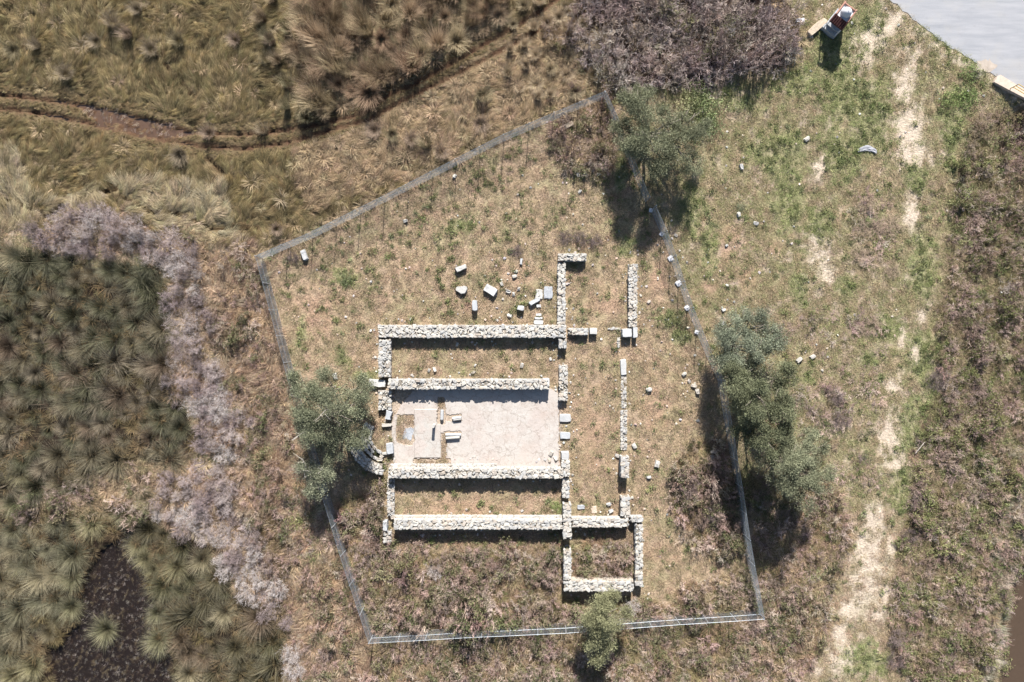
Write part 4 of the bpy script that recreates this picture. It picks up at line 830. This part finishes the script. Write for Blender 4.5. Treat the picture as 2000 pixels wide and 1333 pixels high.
while x < L_ + FH:
    for dx in (1, -1):
        q = clipseg(x, dx)
        if q and abs(q[1] - q[3]) > .02:
            mb.tube([(q[0], .004 * dx, q[1]), (q[2], .004 * dx, q[3])], wv / 2 * 1.2, 3, False)
    x += pitch * 1.2
PANEL = mb.build('mesh_panel', M['galv'], link=False).data
fence('north west side of the fence, its mesh matted with dry grass', [(498, 500), (600, 457), (740, 387), (850, 331), (980, 264), (1090, 217), (1183, 178)])
fence('short fence run from the top corner down behind the olive', [(1183, 178), (1205, 225), (1238, 310), (1270, 385)])
fence('north east fence run with white footings between the gap and the olive row', [(1281, 402), (1312, 472), (1350, 590), (1390, 690), (1416, 745)], footing=True)
fence('east side of the fence in the olive shade, down to the bottom corner', [(1416, 745), (1432, 840), (1450, 950), (1470, 1080), (1494, 1210)])
fence('bottom side of the fence crossing under the small tree', [(1494, 1210), (1300, 1223), (1120, 1237), (900, 1247), (720, 1258)])
fence('lower west side of the fence below the west olive', [(720, 1258), (665, 1090), (630, 975)])
fence('upper west side of the fence between its left corner and the west olive', [(628, 968), (585, 830), (560, 735), (530, 620), (498, 500)])

# ------------------------------------------------------------------ trees
def tree(label, base, lobes, tint, leaf_n, trunk_r=.22, bare=(), seed=0, L=.115, w=.036):
    """base: plan px; lobes: (px, py as seen, height of centre, radius m, vertical radius)"""
    r = np.random.default_rng(seed); bx, by, _ = P(*base); bz = gz(*base)
    t = empty('olive_tree', (bx, by, bz)); tag(t, label, 'tree', 'olive trees'); rr = random.Random(seed)
    mb = MB(); fork = Vector((rr.uniform(-.15, .15), rr.uniform(-.15, .15), 1.0))
    mb.tube([(0, 0, -.15), (0.03, 0, .1), (.05, .05, .55), fork], [trunk_r * 1.5, trunk_r * 1.15, trunk_r, trunk_r * .85], 9); tr = mb.build('trunk', M['bark'], t, smooth=True)
    cs = []; outs = []; lv = []
    tot = sum(q[3] ** 2 for q in lobes)
    for (px, py, hz, ra, rv) in lobes:
        ra *= 1.14
        cx, cy, _ = P(px, py, hz); c = np.array([cx - bx, cy - by, hz])
        lb = MB(); mid = (fork + Vector(c)) * .5 + Vector((rr.uniform(-.3, .3), rr.uniform(-.3, .3), rr.uniform(-.3, .2)))
        lb.tube([fork, mid, Vector(c)], [trunk_r * .6, trunk_r * .4, trunk_r * .16], 6)
        for q in range(7):
            d = Vector((rr.gauss(0, 1), rr.gauss(0, 1), rr.gauss(.4, .6))).normalized() * ra * rr.uniform(.6, .95); s0 = mid.lerp(Vector(c), rr.uniform(.3, 1)); e0 = Vector(c) + d; lb.tube([s0, s0.lerp(e0, .5) + Vector((rr.uniform(-.12, .12), rr.uniform(-.12, .12), .08)), e0], [.05, .035, .014], 4)
        lb.build('limb', M['bark'], t, smooth=True)
        n = int(leaf_n * ra ** 2 / tot); ks = 8; sub_ = []
        for q in range(ks):
            dd = r.normal(0, 1, 3); dd[2] = abs(dd[2]) * .8; dd /= np.linalg.norm(dd); sub_.append((c + dd * np.array([ra, ra, rv]) * r.uniform(.4, 1.0), ra * r.uniform(.26, .52), r.uniform(0, 1)))
        sub_ += [(c, ra * 1.08, .35)]; ks += 1
        for sc3, sr, sv in sub_:
            m_ = n // ks; d = r.normal(0, 1, (m_, 3)); d /= np.linalg.norm(d, axis=1)[:, None]; rad = r.uniform(0, 1, m_) ** .6
            p = sc3 + d * rad[:, None] * np.array([sr, sr, sr * .8]); q_ = vnoise(p[:, 0] * 3.1 + p[:, 2], p[:, 1] * 3.1 - p[:, 2], seed + 5); p, d = p[q_ > .34], d[q_ > .34]; m_ = len(p); cs.append(p); outs.append(d); lv.append(np.full(m_, sv))
    p = np.concatenate(cs); o_ = np.concatenate(outs); V, F, al, rn = leaves(p, 10, L, w, .13, seed, .6, o_); al = np.clip(.25 + .5 * np.repeat(np.concatenate(lv), 40) + .3 * (rn - .5), 0, 1)
    o = mk('crown', V, F, M['leaf_o'], t); vattr(o.data, 'along', al); vattr(o.data, 'rnd', rn); o.color = (*A(*tint), 1)
    for b_ in bare:
        mb = MB(); (x0, y0, z0), (x1, y1, z1) = b_; a_ = Vector(P(x0, y0, z0)) - Vector((bx, by, 0)); c_ = Vector(P(x1, y1, z1)) - Vector((bx, by, 0))
        mb.tube([a_, a_.lerp(c_, .5) + Vector((.1, .12, .1)), c_], [.07, .05, .02], 5)
        for q in range(5):
            s0 = a_.lerp(c_, rr.uniform(.2, .9)); e0 = s0 + Vector((rr.uniform(-.7, .7), rr.uniform(-.7, .7), rr.uniform(0, .4))); mb.tube([s0, e0], [.03, .01], 4)
        mb.build('bare_branch', M['bark_pale'], t)
    return t
M['bark_pale'] = flat_mat('bleached_branch', A(206, 196, 182), 12, .2)
OL = (128, 134, 98)
tree('large loose olive standing over the fence at the top corner of the site', (1262, 275), [(1270, 275, 3.6, 1.9, 1.4), (1245, 215, 3.3, 1.3, 1.0), (1225, 265, 2.8, 1.2, .9), (1300, 245, 3.2, 1.2, 1.0), (1330, 290, 3.0, 1.5, 1.0), (1290, 310, 3.1, 1.3, 1.0), (1345, 240, 2.4, 1.2, .8), (1258, 190, 2.6, .9, .8), (1348, 318, 2.3, .8, .7)], (138, 142, 110), 8800, seed=1)
tree('topmost olive of the row along the east fence, bluish and airy', (1420, 680), [(1425, 680, 3.2, 1.45, 1.1), (1420, 640, 2.8, .9, .8), (1470, 640, 2.6, 1.2, .8), (1505, 660, 2.4, 1.1, .7), (1480, 690, 3.0, 1.1, .9), (1445, 615, 2.2, .7, .6)], (146, 154, 128), 5000, seed=2)
tree('tallest and densest dark olive in the middle of the eastern row', (1450, 770), [(1480, 770, 4.8, 1.8, 1.4), (1440, 730, 4.0, 1.2, 1.0), (1440, 780, 3.4, 1.0, .9), (1510, 800, 4.4, 1.5, 1.2), (1490, 850, 4.4, 1.5, 1.2), (1460, 850, 3.6, 1.0, .9), (1520, 740, 3.6, 1.1, 1.0)], (124, 129, 96), 9200, .26, seed=3)
tree('lowest olive of the eastern row, pale green with long shadows below', (1510, 890), [(1545, 910, 4.6, 1.6, 1.2), (1510, 905, 4.0, 1.2, 1.0), (1575, 880, 3.8, 1.3, 1.0), (1560, 955, 4.2, 1.3, 1.0), (1590, 930, 3.4, 1.1, .9), (1545, 860, 3.2, 1.2, .8)], (142, 146, 114), 6800, seed=4)
tree('west olive spreading beside the apse with bleached bare branches', (672, 800), [(640, 810, 3.8, 1.9, 1.3), (600, 780, 3.2, 1.3, 1.0), (690, 790, 3.4, 1.5, 1.1), (650, 755, 2.8, 1.3, .8), (610, 840, 3.2, 1.1, .9), (680, 850, 3.0, 1.3, 1.0), (705, 755, 2.2, 1.0, .7), (645, 880, 2.8, .9, .8), (585, 750, 2.4, .9, .7)], (138, 143, 112), 8200, .26, bare=[((620, 830, 3.6), (570, 860, 3.8)), ((640, 800, 4.2), (625, 812, 4.8))], seed=5)
tree('thin low olive with whitish bare branches below the west olive, over the fence', (622, 925), [(590, 915, 2.6, .8, .8), (622, 940, 2.8, .9, .7), (640, 925, 2.6, .7, .6), (612, 962, 2.4, .6, .5)], (150, 154, 124), 1500, .13, bare=[((612, 925, 2.8), (588, 920, 3.2)), ((622, 925, 3.0), (630, 915, 3.3)), ((600, 930, 2.6), (590, 895, 3.0))], seed=6)
tree('small round yellowish olive over the bottom fence, below the overgrown chamber', (1168, 1195), [(1178, 1200, 3.6, 1.3, 1.0), (1155, 1215, 3.0, 1.2, .9), (1200, 1205, 2.8, 1.1, .9), (1170, 1255, 3.0, .95, .8), (1185, 1170, 2.8, 1.0, .8), (1168, 1280, 2.6, .6, .6)], (150, 150, 110), 5600, .18, seed=7)

# ------------------------------------------------------------------ rush tussocks (each its own thing)
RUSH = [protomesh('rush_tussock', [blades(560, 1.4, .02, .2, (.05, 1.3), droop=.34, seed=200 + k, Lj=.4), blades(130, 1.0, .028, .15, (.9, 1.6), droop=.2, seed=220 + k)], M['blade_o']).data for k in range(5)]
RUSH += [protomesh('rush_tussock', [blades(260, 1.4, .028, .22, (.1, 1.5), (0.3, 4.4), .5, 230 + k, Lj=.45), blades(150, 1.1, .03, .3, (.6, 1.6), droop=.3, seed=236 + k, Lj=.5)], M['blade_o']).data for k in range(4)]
RNG = rng.uniform
def look(s_, c_, small=.7, big=1.05):
    return ('small ' if s_ < small else 'large ' if s_ > big else 'mid-sized ') + ('brownish ' if c_[0] - c_[1] > 13 else 'dark olive ' if sum(c_) < 245 else 'grey green ')
def single(name, me, px, py, s_, sz, color, label, cat, group, rot=None, dz=0):
    o = bpy.data.objects.new(name, me); col.objects.link(o); o.location = P(px, py)[:2] + (gz(px, py) + dz,); o.rotation_euler = rot or (rnd.gauss(0, .16), rnd.gauss(0, .16), rnd.uniform(0, 6.28))
    o.scale = (s_, s_, sz); o.color = (*color, 1); return tag(o, label, cat, group)
def poisson(poly_fn, x0, x1, y0, y1, d, n, seed, avoid=()):
    r = random.Random(seed); out = []
    for _ in range(n):
        x, y = r.uniform(x0, x1), r.uniform(y0, y1); dd = d * r.uniform(.7, 1.3)
        if all((x - a) ** 2 + (y - b_) ** 2 > dd * dd for a, b_ in out) and all((x - a[0]) ** 2 + (y - a[1]) ** 2 > dd * dd for a in avoid) and bool(poly_fn(np.array([x]), np.array([y]))[0]): out.append((x, y))
    return out
KEY = [(205, 1232, 1.0, 'lone round tussock standing by itself in the dark pond'), (312, 1250, 1.0, 'large tussock on the right shore of the pond, near the bottom'), (144, 1126, 1.1, 'widest pale tussock on the left shore of the pond'), (80, 1128, 1.0, 'tussock directly left of the widest pale one'), (140, 1185, .9, 'tussock below the widest pale one, touching the pond'),
       (348, 1106, 1.0, 'pale fan-shaped tussock right of the pond head'), (396, 1092, .95, 'tussock beside the pale fan-shaped one, against the bleached thicket'), (270, 1066, .85, 'tussock at the upper right shore of the pond head'), (285, 1090, .8, 'small tussock at the right shore below the pond head'), (182, 1022, 1.0, 'green tussock standing above the pond head'), (248, 1003, .95, 'tussock right of the green one above the pond head'), (290, 975, .8, 'dark small tussock at the left edge of the bleached thicket'),
       (120, 975, .8, 'tussock in the brown litter left of the pond head'), (40, 925, .9, 'tussock at the left edge above the brown litter'), (68, 1300, 1.0, 'bottom left tussock beside the pond'), (30, 1320, 1.0, 'tussock in the bottom left corner'), (300, 1110, .7, 'low tussock on the pond right shore'), (440, 1195, .95, 'tussock right of the pond under the thicket shadow'), (370, 1315, 1.0, 'pale tussock at the bottom edge right of the pond'), (310, 1195, .8, 'tussock at the middle of the pond right shore'), (28, 982, .9, 'tussock at the left edge beside the brown litter'), (30, 500, 1.1, 'dark tall tussock in the top left corner of the rush bed')]
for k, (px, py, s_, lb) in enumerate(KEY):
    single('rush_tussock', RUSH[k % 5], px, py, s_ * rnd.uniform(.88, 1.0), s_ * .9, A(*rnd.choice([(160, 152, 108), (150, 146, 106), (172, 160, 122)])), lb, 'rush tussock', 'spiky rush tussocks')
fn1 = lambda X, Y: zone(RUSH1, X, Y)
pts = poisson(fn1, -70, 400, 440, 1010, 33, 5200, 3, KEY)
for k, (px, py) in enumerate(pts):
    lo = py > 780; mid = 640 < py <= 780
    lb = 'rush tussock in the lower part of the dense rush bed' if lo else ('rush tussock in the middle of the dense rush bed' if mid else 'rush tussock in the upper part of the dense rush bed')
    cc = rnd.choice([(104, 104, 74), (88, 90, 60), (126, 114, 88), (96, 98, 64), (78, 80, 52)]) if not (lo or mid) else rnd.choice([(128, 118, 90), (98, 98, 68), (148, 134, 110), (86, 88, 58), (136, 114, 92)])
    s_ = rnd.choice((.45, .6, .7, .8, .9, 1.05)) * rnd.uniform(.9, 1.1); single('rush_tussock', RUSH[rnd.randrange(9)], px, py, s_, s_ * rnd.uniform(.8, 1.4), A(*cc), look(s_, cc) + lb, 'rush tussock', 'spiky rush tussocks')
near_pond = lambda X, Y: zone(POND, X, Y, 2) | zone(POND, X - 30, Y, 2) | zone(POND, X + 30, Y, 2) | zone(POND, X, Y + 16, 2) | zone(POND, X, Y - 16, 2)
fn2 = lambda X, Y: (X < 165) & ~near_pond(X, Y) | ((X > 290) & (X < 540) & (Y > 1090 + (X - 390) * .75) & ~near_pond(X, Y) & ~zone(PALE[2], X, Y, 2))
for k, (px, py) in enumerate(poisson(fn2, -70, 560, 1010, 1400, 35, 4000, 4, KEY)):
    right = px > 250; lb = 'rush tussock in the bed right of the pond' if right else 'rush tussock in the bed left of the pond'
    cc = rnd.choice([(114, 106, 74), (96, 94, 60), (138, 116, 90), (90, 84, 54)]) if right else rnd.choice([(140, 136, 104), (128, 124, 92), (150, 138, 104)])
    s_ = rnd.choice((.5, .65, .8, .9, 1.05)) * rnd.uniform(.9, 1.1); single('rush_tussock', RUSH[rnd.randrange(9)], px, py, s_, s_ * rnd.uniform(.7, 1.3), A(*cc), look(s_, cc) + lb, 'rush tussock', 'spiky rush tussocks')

# brown reed clumps in the upper meadow
REED = [protomesh('reed_clump', [blades(520, 1.3, .02, .42, (.0, .5), droop=.45, seed=240 + k, Lj=.55)], M['reed_o']).data for k in range(4)]
RK = [(28, 98, 'leftmost'), (78, 92, 'second from the left'), (130, 148, 'lonely lower left'), (190, 82, 'tall'), (254, 70, 'bushy'), (296, 98, 'broad'), (350, 82, 'narrow'), (222, 52, 'pale'), (462, 80, 'grey green'), (408, 262, 'creekside'), (515, 260, 'creek edge'), (353, 300, 'tiny'), (540, 448, 'fence corner'), (732, 255, 'dark'), (766, 262, 'darkest'), (805, 276, 'round'), (835, 285, 'brownish'), (860, 300, 'low'), (940, 190, 'thin'), (938, 240, 'upright'), (533, 83, 'ragged'), (270, 20, 'greenish'), (520, 120, 'broken')]
for k, (px, py, w_) in enumerate(RK):
    single('reed_clump', REED[k % 4], px, py, rnd.uniform(.6, .85), rnd.uniform(.6, .85), A(*rnd.choice([(166, 150, 124), (176, 154, 132), (150, 138, 106)])), w_ + ' dark reed clump standing alone in the open meadow', 'reed clump', 'brown reed clumps')
fn3 = lambda X, Y: zone(REEDLAND, X, Y)
for k, (px, py) in enumerate(poisson(lambda X, Y: zone(REEDLAND, X, Y, 34, 40) & (dline(CREEK_UP, X, Y) > 24) & (dline(CREEK_LO, X, Y) > 20), 540, 1020, -60, 235, 33, 2600, 5)):
    left = px < 790; s_ = rnd.uniform(.6, 1.3)
    single('reed_clump', REED[k % 4], px, py, s_, s_ * rnd.uniform(.95, 1.3), A(*rnd.choice([(188, 158, 128), (206, 180, 146), (162, 138, 112), (192, 174, 136), (150, 130, 100)])), ('small ' if s_ < .85 else 'large ' if s_ > 1.1 else 'mid-sized ') + 'reed clump ' + ('low ' if py > 120 else 'high ') + ('in the left half of the brown reed stand' if left else 'in the right half of the brown reed stand'), 'reed clump', 'brown reed clumps', dz=-.02)
fn4 = lambda X, Y: inpoly([(480, -60), (640, -60), (600, 130), (660, 230), (560, 235), (520, 60)], X, Y)
for k, (px, py) in enumerate(poisson(fn4, 480, 660, -60, 240, 38, 700, 6)):
    single('reed_clump', REED[k % 4], px, py, rnd.uniform(.5, .8), rnd.uniform(.7, 1.0), A(*rnd.choice([(150, 142, 108), (166, 146, 118)])), 'scattered pale brown reed clump left of the main reed stand', 'reed clump', 'brown reed clumps')
fn5 = lambda X, Y: inpoly([(1010, 10), (1120, 0), (1190, 120), (1170, 175), (1060, 210), (980, 150)], X, Y)
for k, (px, py) in enumerate(poisson(fn5, 980, 1200, -60, 240, 33, 900, 7)):
    single('reed_clump', REED[k % 4], px, py, rnd.uniform(.45, .8), rnd.uniform(.45, .75), A(*rnd.choice([(204, 184, 152), (188, 168, 138), (176, 160, 128)])), 'tan grass clump between the reed stand and the dense brush', 'reed clump', 'brown reed clumps')

# pale bare shrubs
SHR = [protomesh('bare_shrub', twigs(1.3, 1.25, 30, .024, 260 + k, 4, 3, 1.25)[0], M['twig_o']).data for k in range(3)]
fn6 = lambda X, Y: (zone(PALE[0], X, Y, 20) & (fbm(X / 22, Y / 22, 150) > .26)) | ((zone(PALE[1], X, Y, 24) | zone(PALE[2], X, Y, 20)) & (fbm(X / 20, Y / 20, 151) > .33))
for k, (px, py) in enumerate(poisson(fn6, 40, 620, 400, 1260, 22, 6000, 8)):
    where = 'pale thicket above the rush bed' if py < 580 else ('pale thicket between the rush bed and the fence' if py < 900 else 'lower pale thicket beside the pond')
    single('bare_shrub', SHR[k % 3], px, py, rnd.uniform(.4, .92), rnd.uniform(.5, 1.25), A(*rnd.choice([(186, 170, 166), (174, 156, 154), (196, 182, 176), (160, 144, 140), (204, 194, 188)])), 'leafless bleached shrub in the ' + where, 'shrub', 'bleached bare shrubs')
for px, py, s_, lb in [(572, 1275, .75, 'upper bleached bare shrub of the pair at the bottom edge left of the fence corner'), (578, 1305, .8, 'lower bleached bare shrub of the pair at the bottom edge left of the fence corner'), (1235, 1185, .6, 'pale bare shrub growing against the small yellowish olive'), (848, 1118, .6, 'pale purplish bare shrub in the middle of the lower brush')]:
    single('bare_shrub', SHR[0], px, py, s_, s_, A(206, 196, 190), lb, 'shrub', 'bleached bare shrubs')
DK = [(1105, 466, .55, 'left one of the low dark shrubs in a line above the north east room'), (1135, 468, .6, 'middle one of the low dark shrubs in a line above the north east room'), (1163, 470, .5, 'right one of the low dark shrubs in a line above the north east room'), (1010, 492, .5, 'low dark bush above the thin upright white stone'), (1148, 285, .8, 'purplish bare shrub beside the stone heap in the top corner'), (1120, 300, .7, 'dark tangled shrub left of the stone heap in the top corner'), (1345, 950, .9, 'dark purple shrub inside the east fence, left one'), (1390, 1000, .9, 'brown shrub inside the east fence, lower one'), (572, 505, .5, 'small dark bush beside the upright white stone'), (1640, 820, .8, 'dark purple shrub between the olives and the sandy track'), (1630, 775, .7, 'greyish shrub above the dark purple one near the track'), (1745, 1240, .8, 'dark shrub at the edge of the track near the bottom'),
      (1790, 975, .8, 'purplish round shrub on the right of the track'), (1775, 1045, .7, 'shrub below the purplish round one by the track'), (1745, 1290, .7, 'lowest dark shrub beside the track'), (1830, 740, .9, 'grey bare shrub at the left tip of the eastern brush'), (1690, 400, .8, 'grey tan heap of dead stems in the eastern field, upper one'), (1700, 450, .9, 'grey tan heap of dead stems in the eastern field, middle one'), (1740, 440, .8, 'grey tan heap of dead stems in the eastern field, right one'), (1680, 500, .8, 'grey tan heap of dead stems in the eastern field, lowest one'), (1700, 640, .8, 'flattened grey shrub halfway down the eastern field'), (1740, 530, .6, 'thin grey shrub below the dead stem heaps')]
for k, (px, py, s_, lb) in enumerate(DK):
    c_ = (176, 154, 130) if 'heap' in lb or 'flattened' in lb else (128, 112, 108)
    single('shrub', SHR[k % 3], px, py, s_, s_ * (.45 if 'heap' in lb or 'flattened' in lb else .8), A(*c_), lb, 'shrub', None)
# leafy green bushes
LB = [protomesh('leafy_bush', leaves(rng.normal(0, 1, (200, 3)) * np.array([.5, .5, .12]) + np.array([0, 0, .28]), 5, .10, .05, .06, 280 + k, .6), M['leaf_o']).data for k in range(2)]
for k, (px, py, s_, c_, lb) in enumerate([(1362, 188, 1.2, (128, 150, 80), 'bright green leafy bush behind the top right of the upper olive'), (1380, 215, 1.3, (120, 146, 76), 'tallest bright green bush along the edge right of the upper olive'), (1385, 250, 1.1, (112, 140, 74), 'lower bright green bush along the edge right of the upper olive'), (1345, 205, 1.2, (150, 162, 96), 'yellow green bush between the upper olive and the bright ones'), (1308, 622, .8, (110, 128, 62), 'green clump of weeds at the foot of the north east fence run'), (1334, 628, .6, (110, 124, 70), 'small green weed clump beside the fence footing'),
                                    (1850, 195, .9, (112, 142, 60), 'left green weed patch below the road'), (1888, 192, 1.0, (104, 138, 56), 'right green weed patch below the road'), (1890, 145, .9, (110, 140, 62), 'green weeds growing at the road edge'), (580, 1020, .9, (134, 152, 70), 'bright green clump outside the lower west fence'), (612, 1085, .7, (112, 134, 64), 'green clump against the lower west fence'), (678, 548, .6, (112, 134, 74), 'green weed clump in the turf near the west fence'), (668, 690, .5, (116, 136, 70), 'green weed clump above the west olive'), (1088, 988, .55, (120, 146, 66), 'green weeds in the corner of the south aisle'), (1445, 405, .45, (120, 140, 90), 'small grey green plant on the red earth'), (525, 880, .8, (120, 136, 72), 'green tuft left of the west olive')]):
    single('leafy_bush', LB[k % 2], px, py, s_, s_, A(c_[0] + 26, c_[1] + 14, c_[2] + 30), lb, 'bush', 'green leafy bushes')
o = single('spiky_plant', RUSH[2], 1905, 147, .32, .4, A(176, 168, 150), 'small grey spiky plant at the road edge', 'plant', None)

# ------------------------------------------------------------------ roadside shrine
def shrine():
    bx, by, _ = P(1626, 52); a = R(-37)
    t = empty('roadside_shrine', (bx, by, 0), a); t.scale = (.88, .84, 1.06); tag(t, 'small white roadside shrine with a dome and red tiled edges near the road', 'shrine')
    # local -y faces down-left in the picture
    MB().box(-.62, -.6, -.1, .62, .75, 1.0).build('pedestal', M['white'], t)
    MB().box(-.7, -.95, 1.0, .7, .8, 1.08).build('ledge', M['greyslab'], t)
    MB().box(-.72, -1.0, -.1, .72, -.602, .55).build('front_step', M['greyslab'], t)
    ch = MB(); ch.box(-.52, -.42, 1.082, -.44, .7, 1.9); ch.box(.44, -.42, 1.082, .52, .7, 1.9); ch.box(-.438, .62, 1.082, .438, .7, 1.9); ch.box(-.438, -.42, 1.082, -.2, -.36, 1.9); ch.box(.2, -.42, 1.082, .438, -.36, 1.9)
    ch = ch.build('chamber', M['white'], t); MB().box(-.19, -.4, 1.09, .19, -.38, 1.8).build('glass_door', flat_mat('dark_glass', (.03, .035, .04), 5, .1, .1, .5), ch)
    MB().box(-.6, -.5, 1.902, .6, .78, 1.98).build('roof_slab', M['white'], t)
    # sloping porch roof of dark red tiles on the front
    for i in range(7):
        x = -.6 + i * .2; mb = MB(); mb.tube([(x, -.45, 2.02), (x, -1.02, 1.72)], .1, 6); mb.build('roof_tile', M['tiledark'], t)
    mb = MB(); mb.add([(-.7, -.43, 1.97), (.7, -.43, 1.97), (.7, -1.04, 1.66), (-.7, -1.04, 1.66), (-.7, -.43, 1.92), (.7, -.43, 1.92), (.7, -1.04, 1.62), (-.7, -1.04, 1.62)], [(3, 2, 1, 0), (4, 5, 6, 7), (0, 1, 5, 4), (2, 3, 7, 6), (1, 2, 6, 5), (3, 0, 4, 7)]); mb.build('porch_roof', M['tiledark'], t)
    for s_ in (-1, 1): MB().box(s_ * .6 - .04, -.98, .56, s_ * .6 + .04, -.9, 1.63).build('porch_post', M['white'], t)
    for s_ in (-1, 1):
        for i in range(6): y = -.42 + i * .23; MB().tube([(s_ * .6, y, 2.02), (s_ * .6, y + .22, 2.03)], .075, 6).build('edge_tile', M['tile'], t)
    for i in range(6): x = -.58 + i * .2; MB().tube([(x, .8, 2.03), (x + .19, .8, 2.04)], .09, 6).build('edge_tile', M['tile'], t)
    mb = MB(); n = 16; rings = [(.46, 1.982), (.46, 2.12), (.44, 2.22), (.36, 2.36), (.24, 2.45), (.1, 2.5)]; V = []; F = []
    for r_, z in rings: V += [(r_ * math.cos(2 * math.pi * i / n), .14 + r_ * math.sin(2 * math.pi * i / n), z) for i in range(n)]
    for k in range(len(rings) - 1):
        for i in range(n): F.append((k * n + i, k * n + (i + 1) % n, (k + 1) * n + (i + 1) % n, (k + 1) * n + i))
    F.append(tuple((len(rings) - 1) * n + i for i in range(n))); dm = mk('dome', V, F, M['white'], t, smooth=True)
    MB().box(-.015, .125, 2.49, .015, .155, 2.75).box(-.08, .13, 2.62, -.016, .15, 2.65).box(.016, .13, 2.62, .08, .15, 2.65).build('cross', M['white'], dm)
shrine()
mb = MB(); V, F = slab_mesh(1.75, .5, .3, 4, .04); o = mk('timber_beam', V, F, M['wood']); o.location = P(1597, 52, .3)[:2] + (gz(1597, 52),); o.rotation_euler = (0, 0, R(40)); tag(o, 'weathered beige beam lying against the shrine base', 'beam')
# crumpled cloth
n = 14; V = []; F = []
for j in range(6):
    for i in range(n + 1):
        a = R(150 - 130 * i / n); rr = .72 + (j - 2.5) * .11 * math.sin(math.pi * (i + .6) / (n + 1.2)) ** .7 + .1 * vnoise(i * .6, 0, 9); V.append((rr * math.cos(a), rr * math.sin(a) * .8, .05 + .09 * vnoise(i * .9, j * .9, 3) + .03 * (j in (0, 5)) * -1))
for j in range(5):
    for i in range(n): q = j * (n + 1) + i; F.append((q, q + 1, q + n + 2, q + n + 1))
o = mk('crumpled_cloth', V, F, M['cloth']); sm = o.modifiers.new('thickness', 'SOLIDIFY'); sm.thickness = .01; o.location = P(1692, 306)[:2] + (gz(1692, 300) + .04,); tag(o, 'crumpled grey cloth lying in the eastern field', 'cloth')
# pole on the ground
o = MB().tube([P(1788, 886, .25), P(1806, 864, .3)], .03, 6).build('pale_pole', M['bark_pale']); tag(o, 'thin pale pole leaning in the weeds by the track', 'pole')

# ------------------------------------------------------------------ bridge kerb and yellow railing
t = sheet('concrete_abutment', [(1937, 163), (1943, 152), (1949, 149), (2000, 180), (2110, 250), (2120, 268), (2000, 196), (1965, 178)], .3, M['concrete'], 1.6); tag(t, 'pinkish concrete bridge kerb beside the road', 'kerb')
A0 = Vector(P(1968, 176)) + Vector((0, 0, .3)); A1 = Vector(P(2110, 262)) + Vector((0, 0, .3)); d_ = (A1 - A0)
t = empty('yellow_railing', A0); tag(t, 'yellow painted railing on the bridge kerb', 'railing')
for k in range(5):
    p = d_ * (k / 4) + Vector((0, 0, -.02)); MB().tube([p, p + Vector((0, 0, 1.0))], .035, 6).build('post', M['yellow'], t)
for z in (.35, .65, .98):
    MB().tube([Vector((0, 0, z)), d_ + Vector((0, 0, z))], .035, 6).build('rail', M['yellow'], t)
n_objs = len(bpy.data.objects); print('objects', n_objs, 'tris', sum(len(m_.polygons) for m_ in bpy.data.meshes))
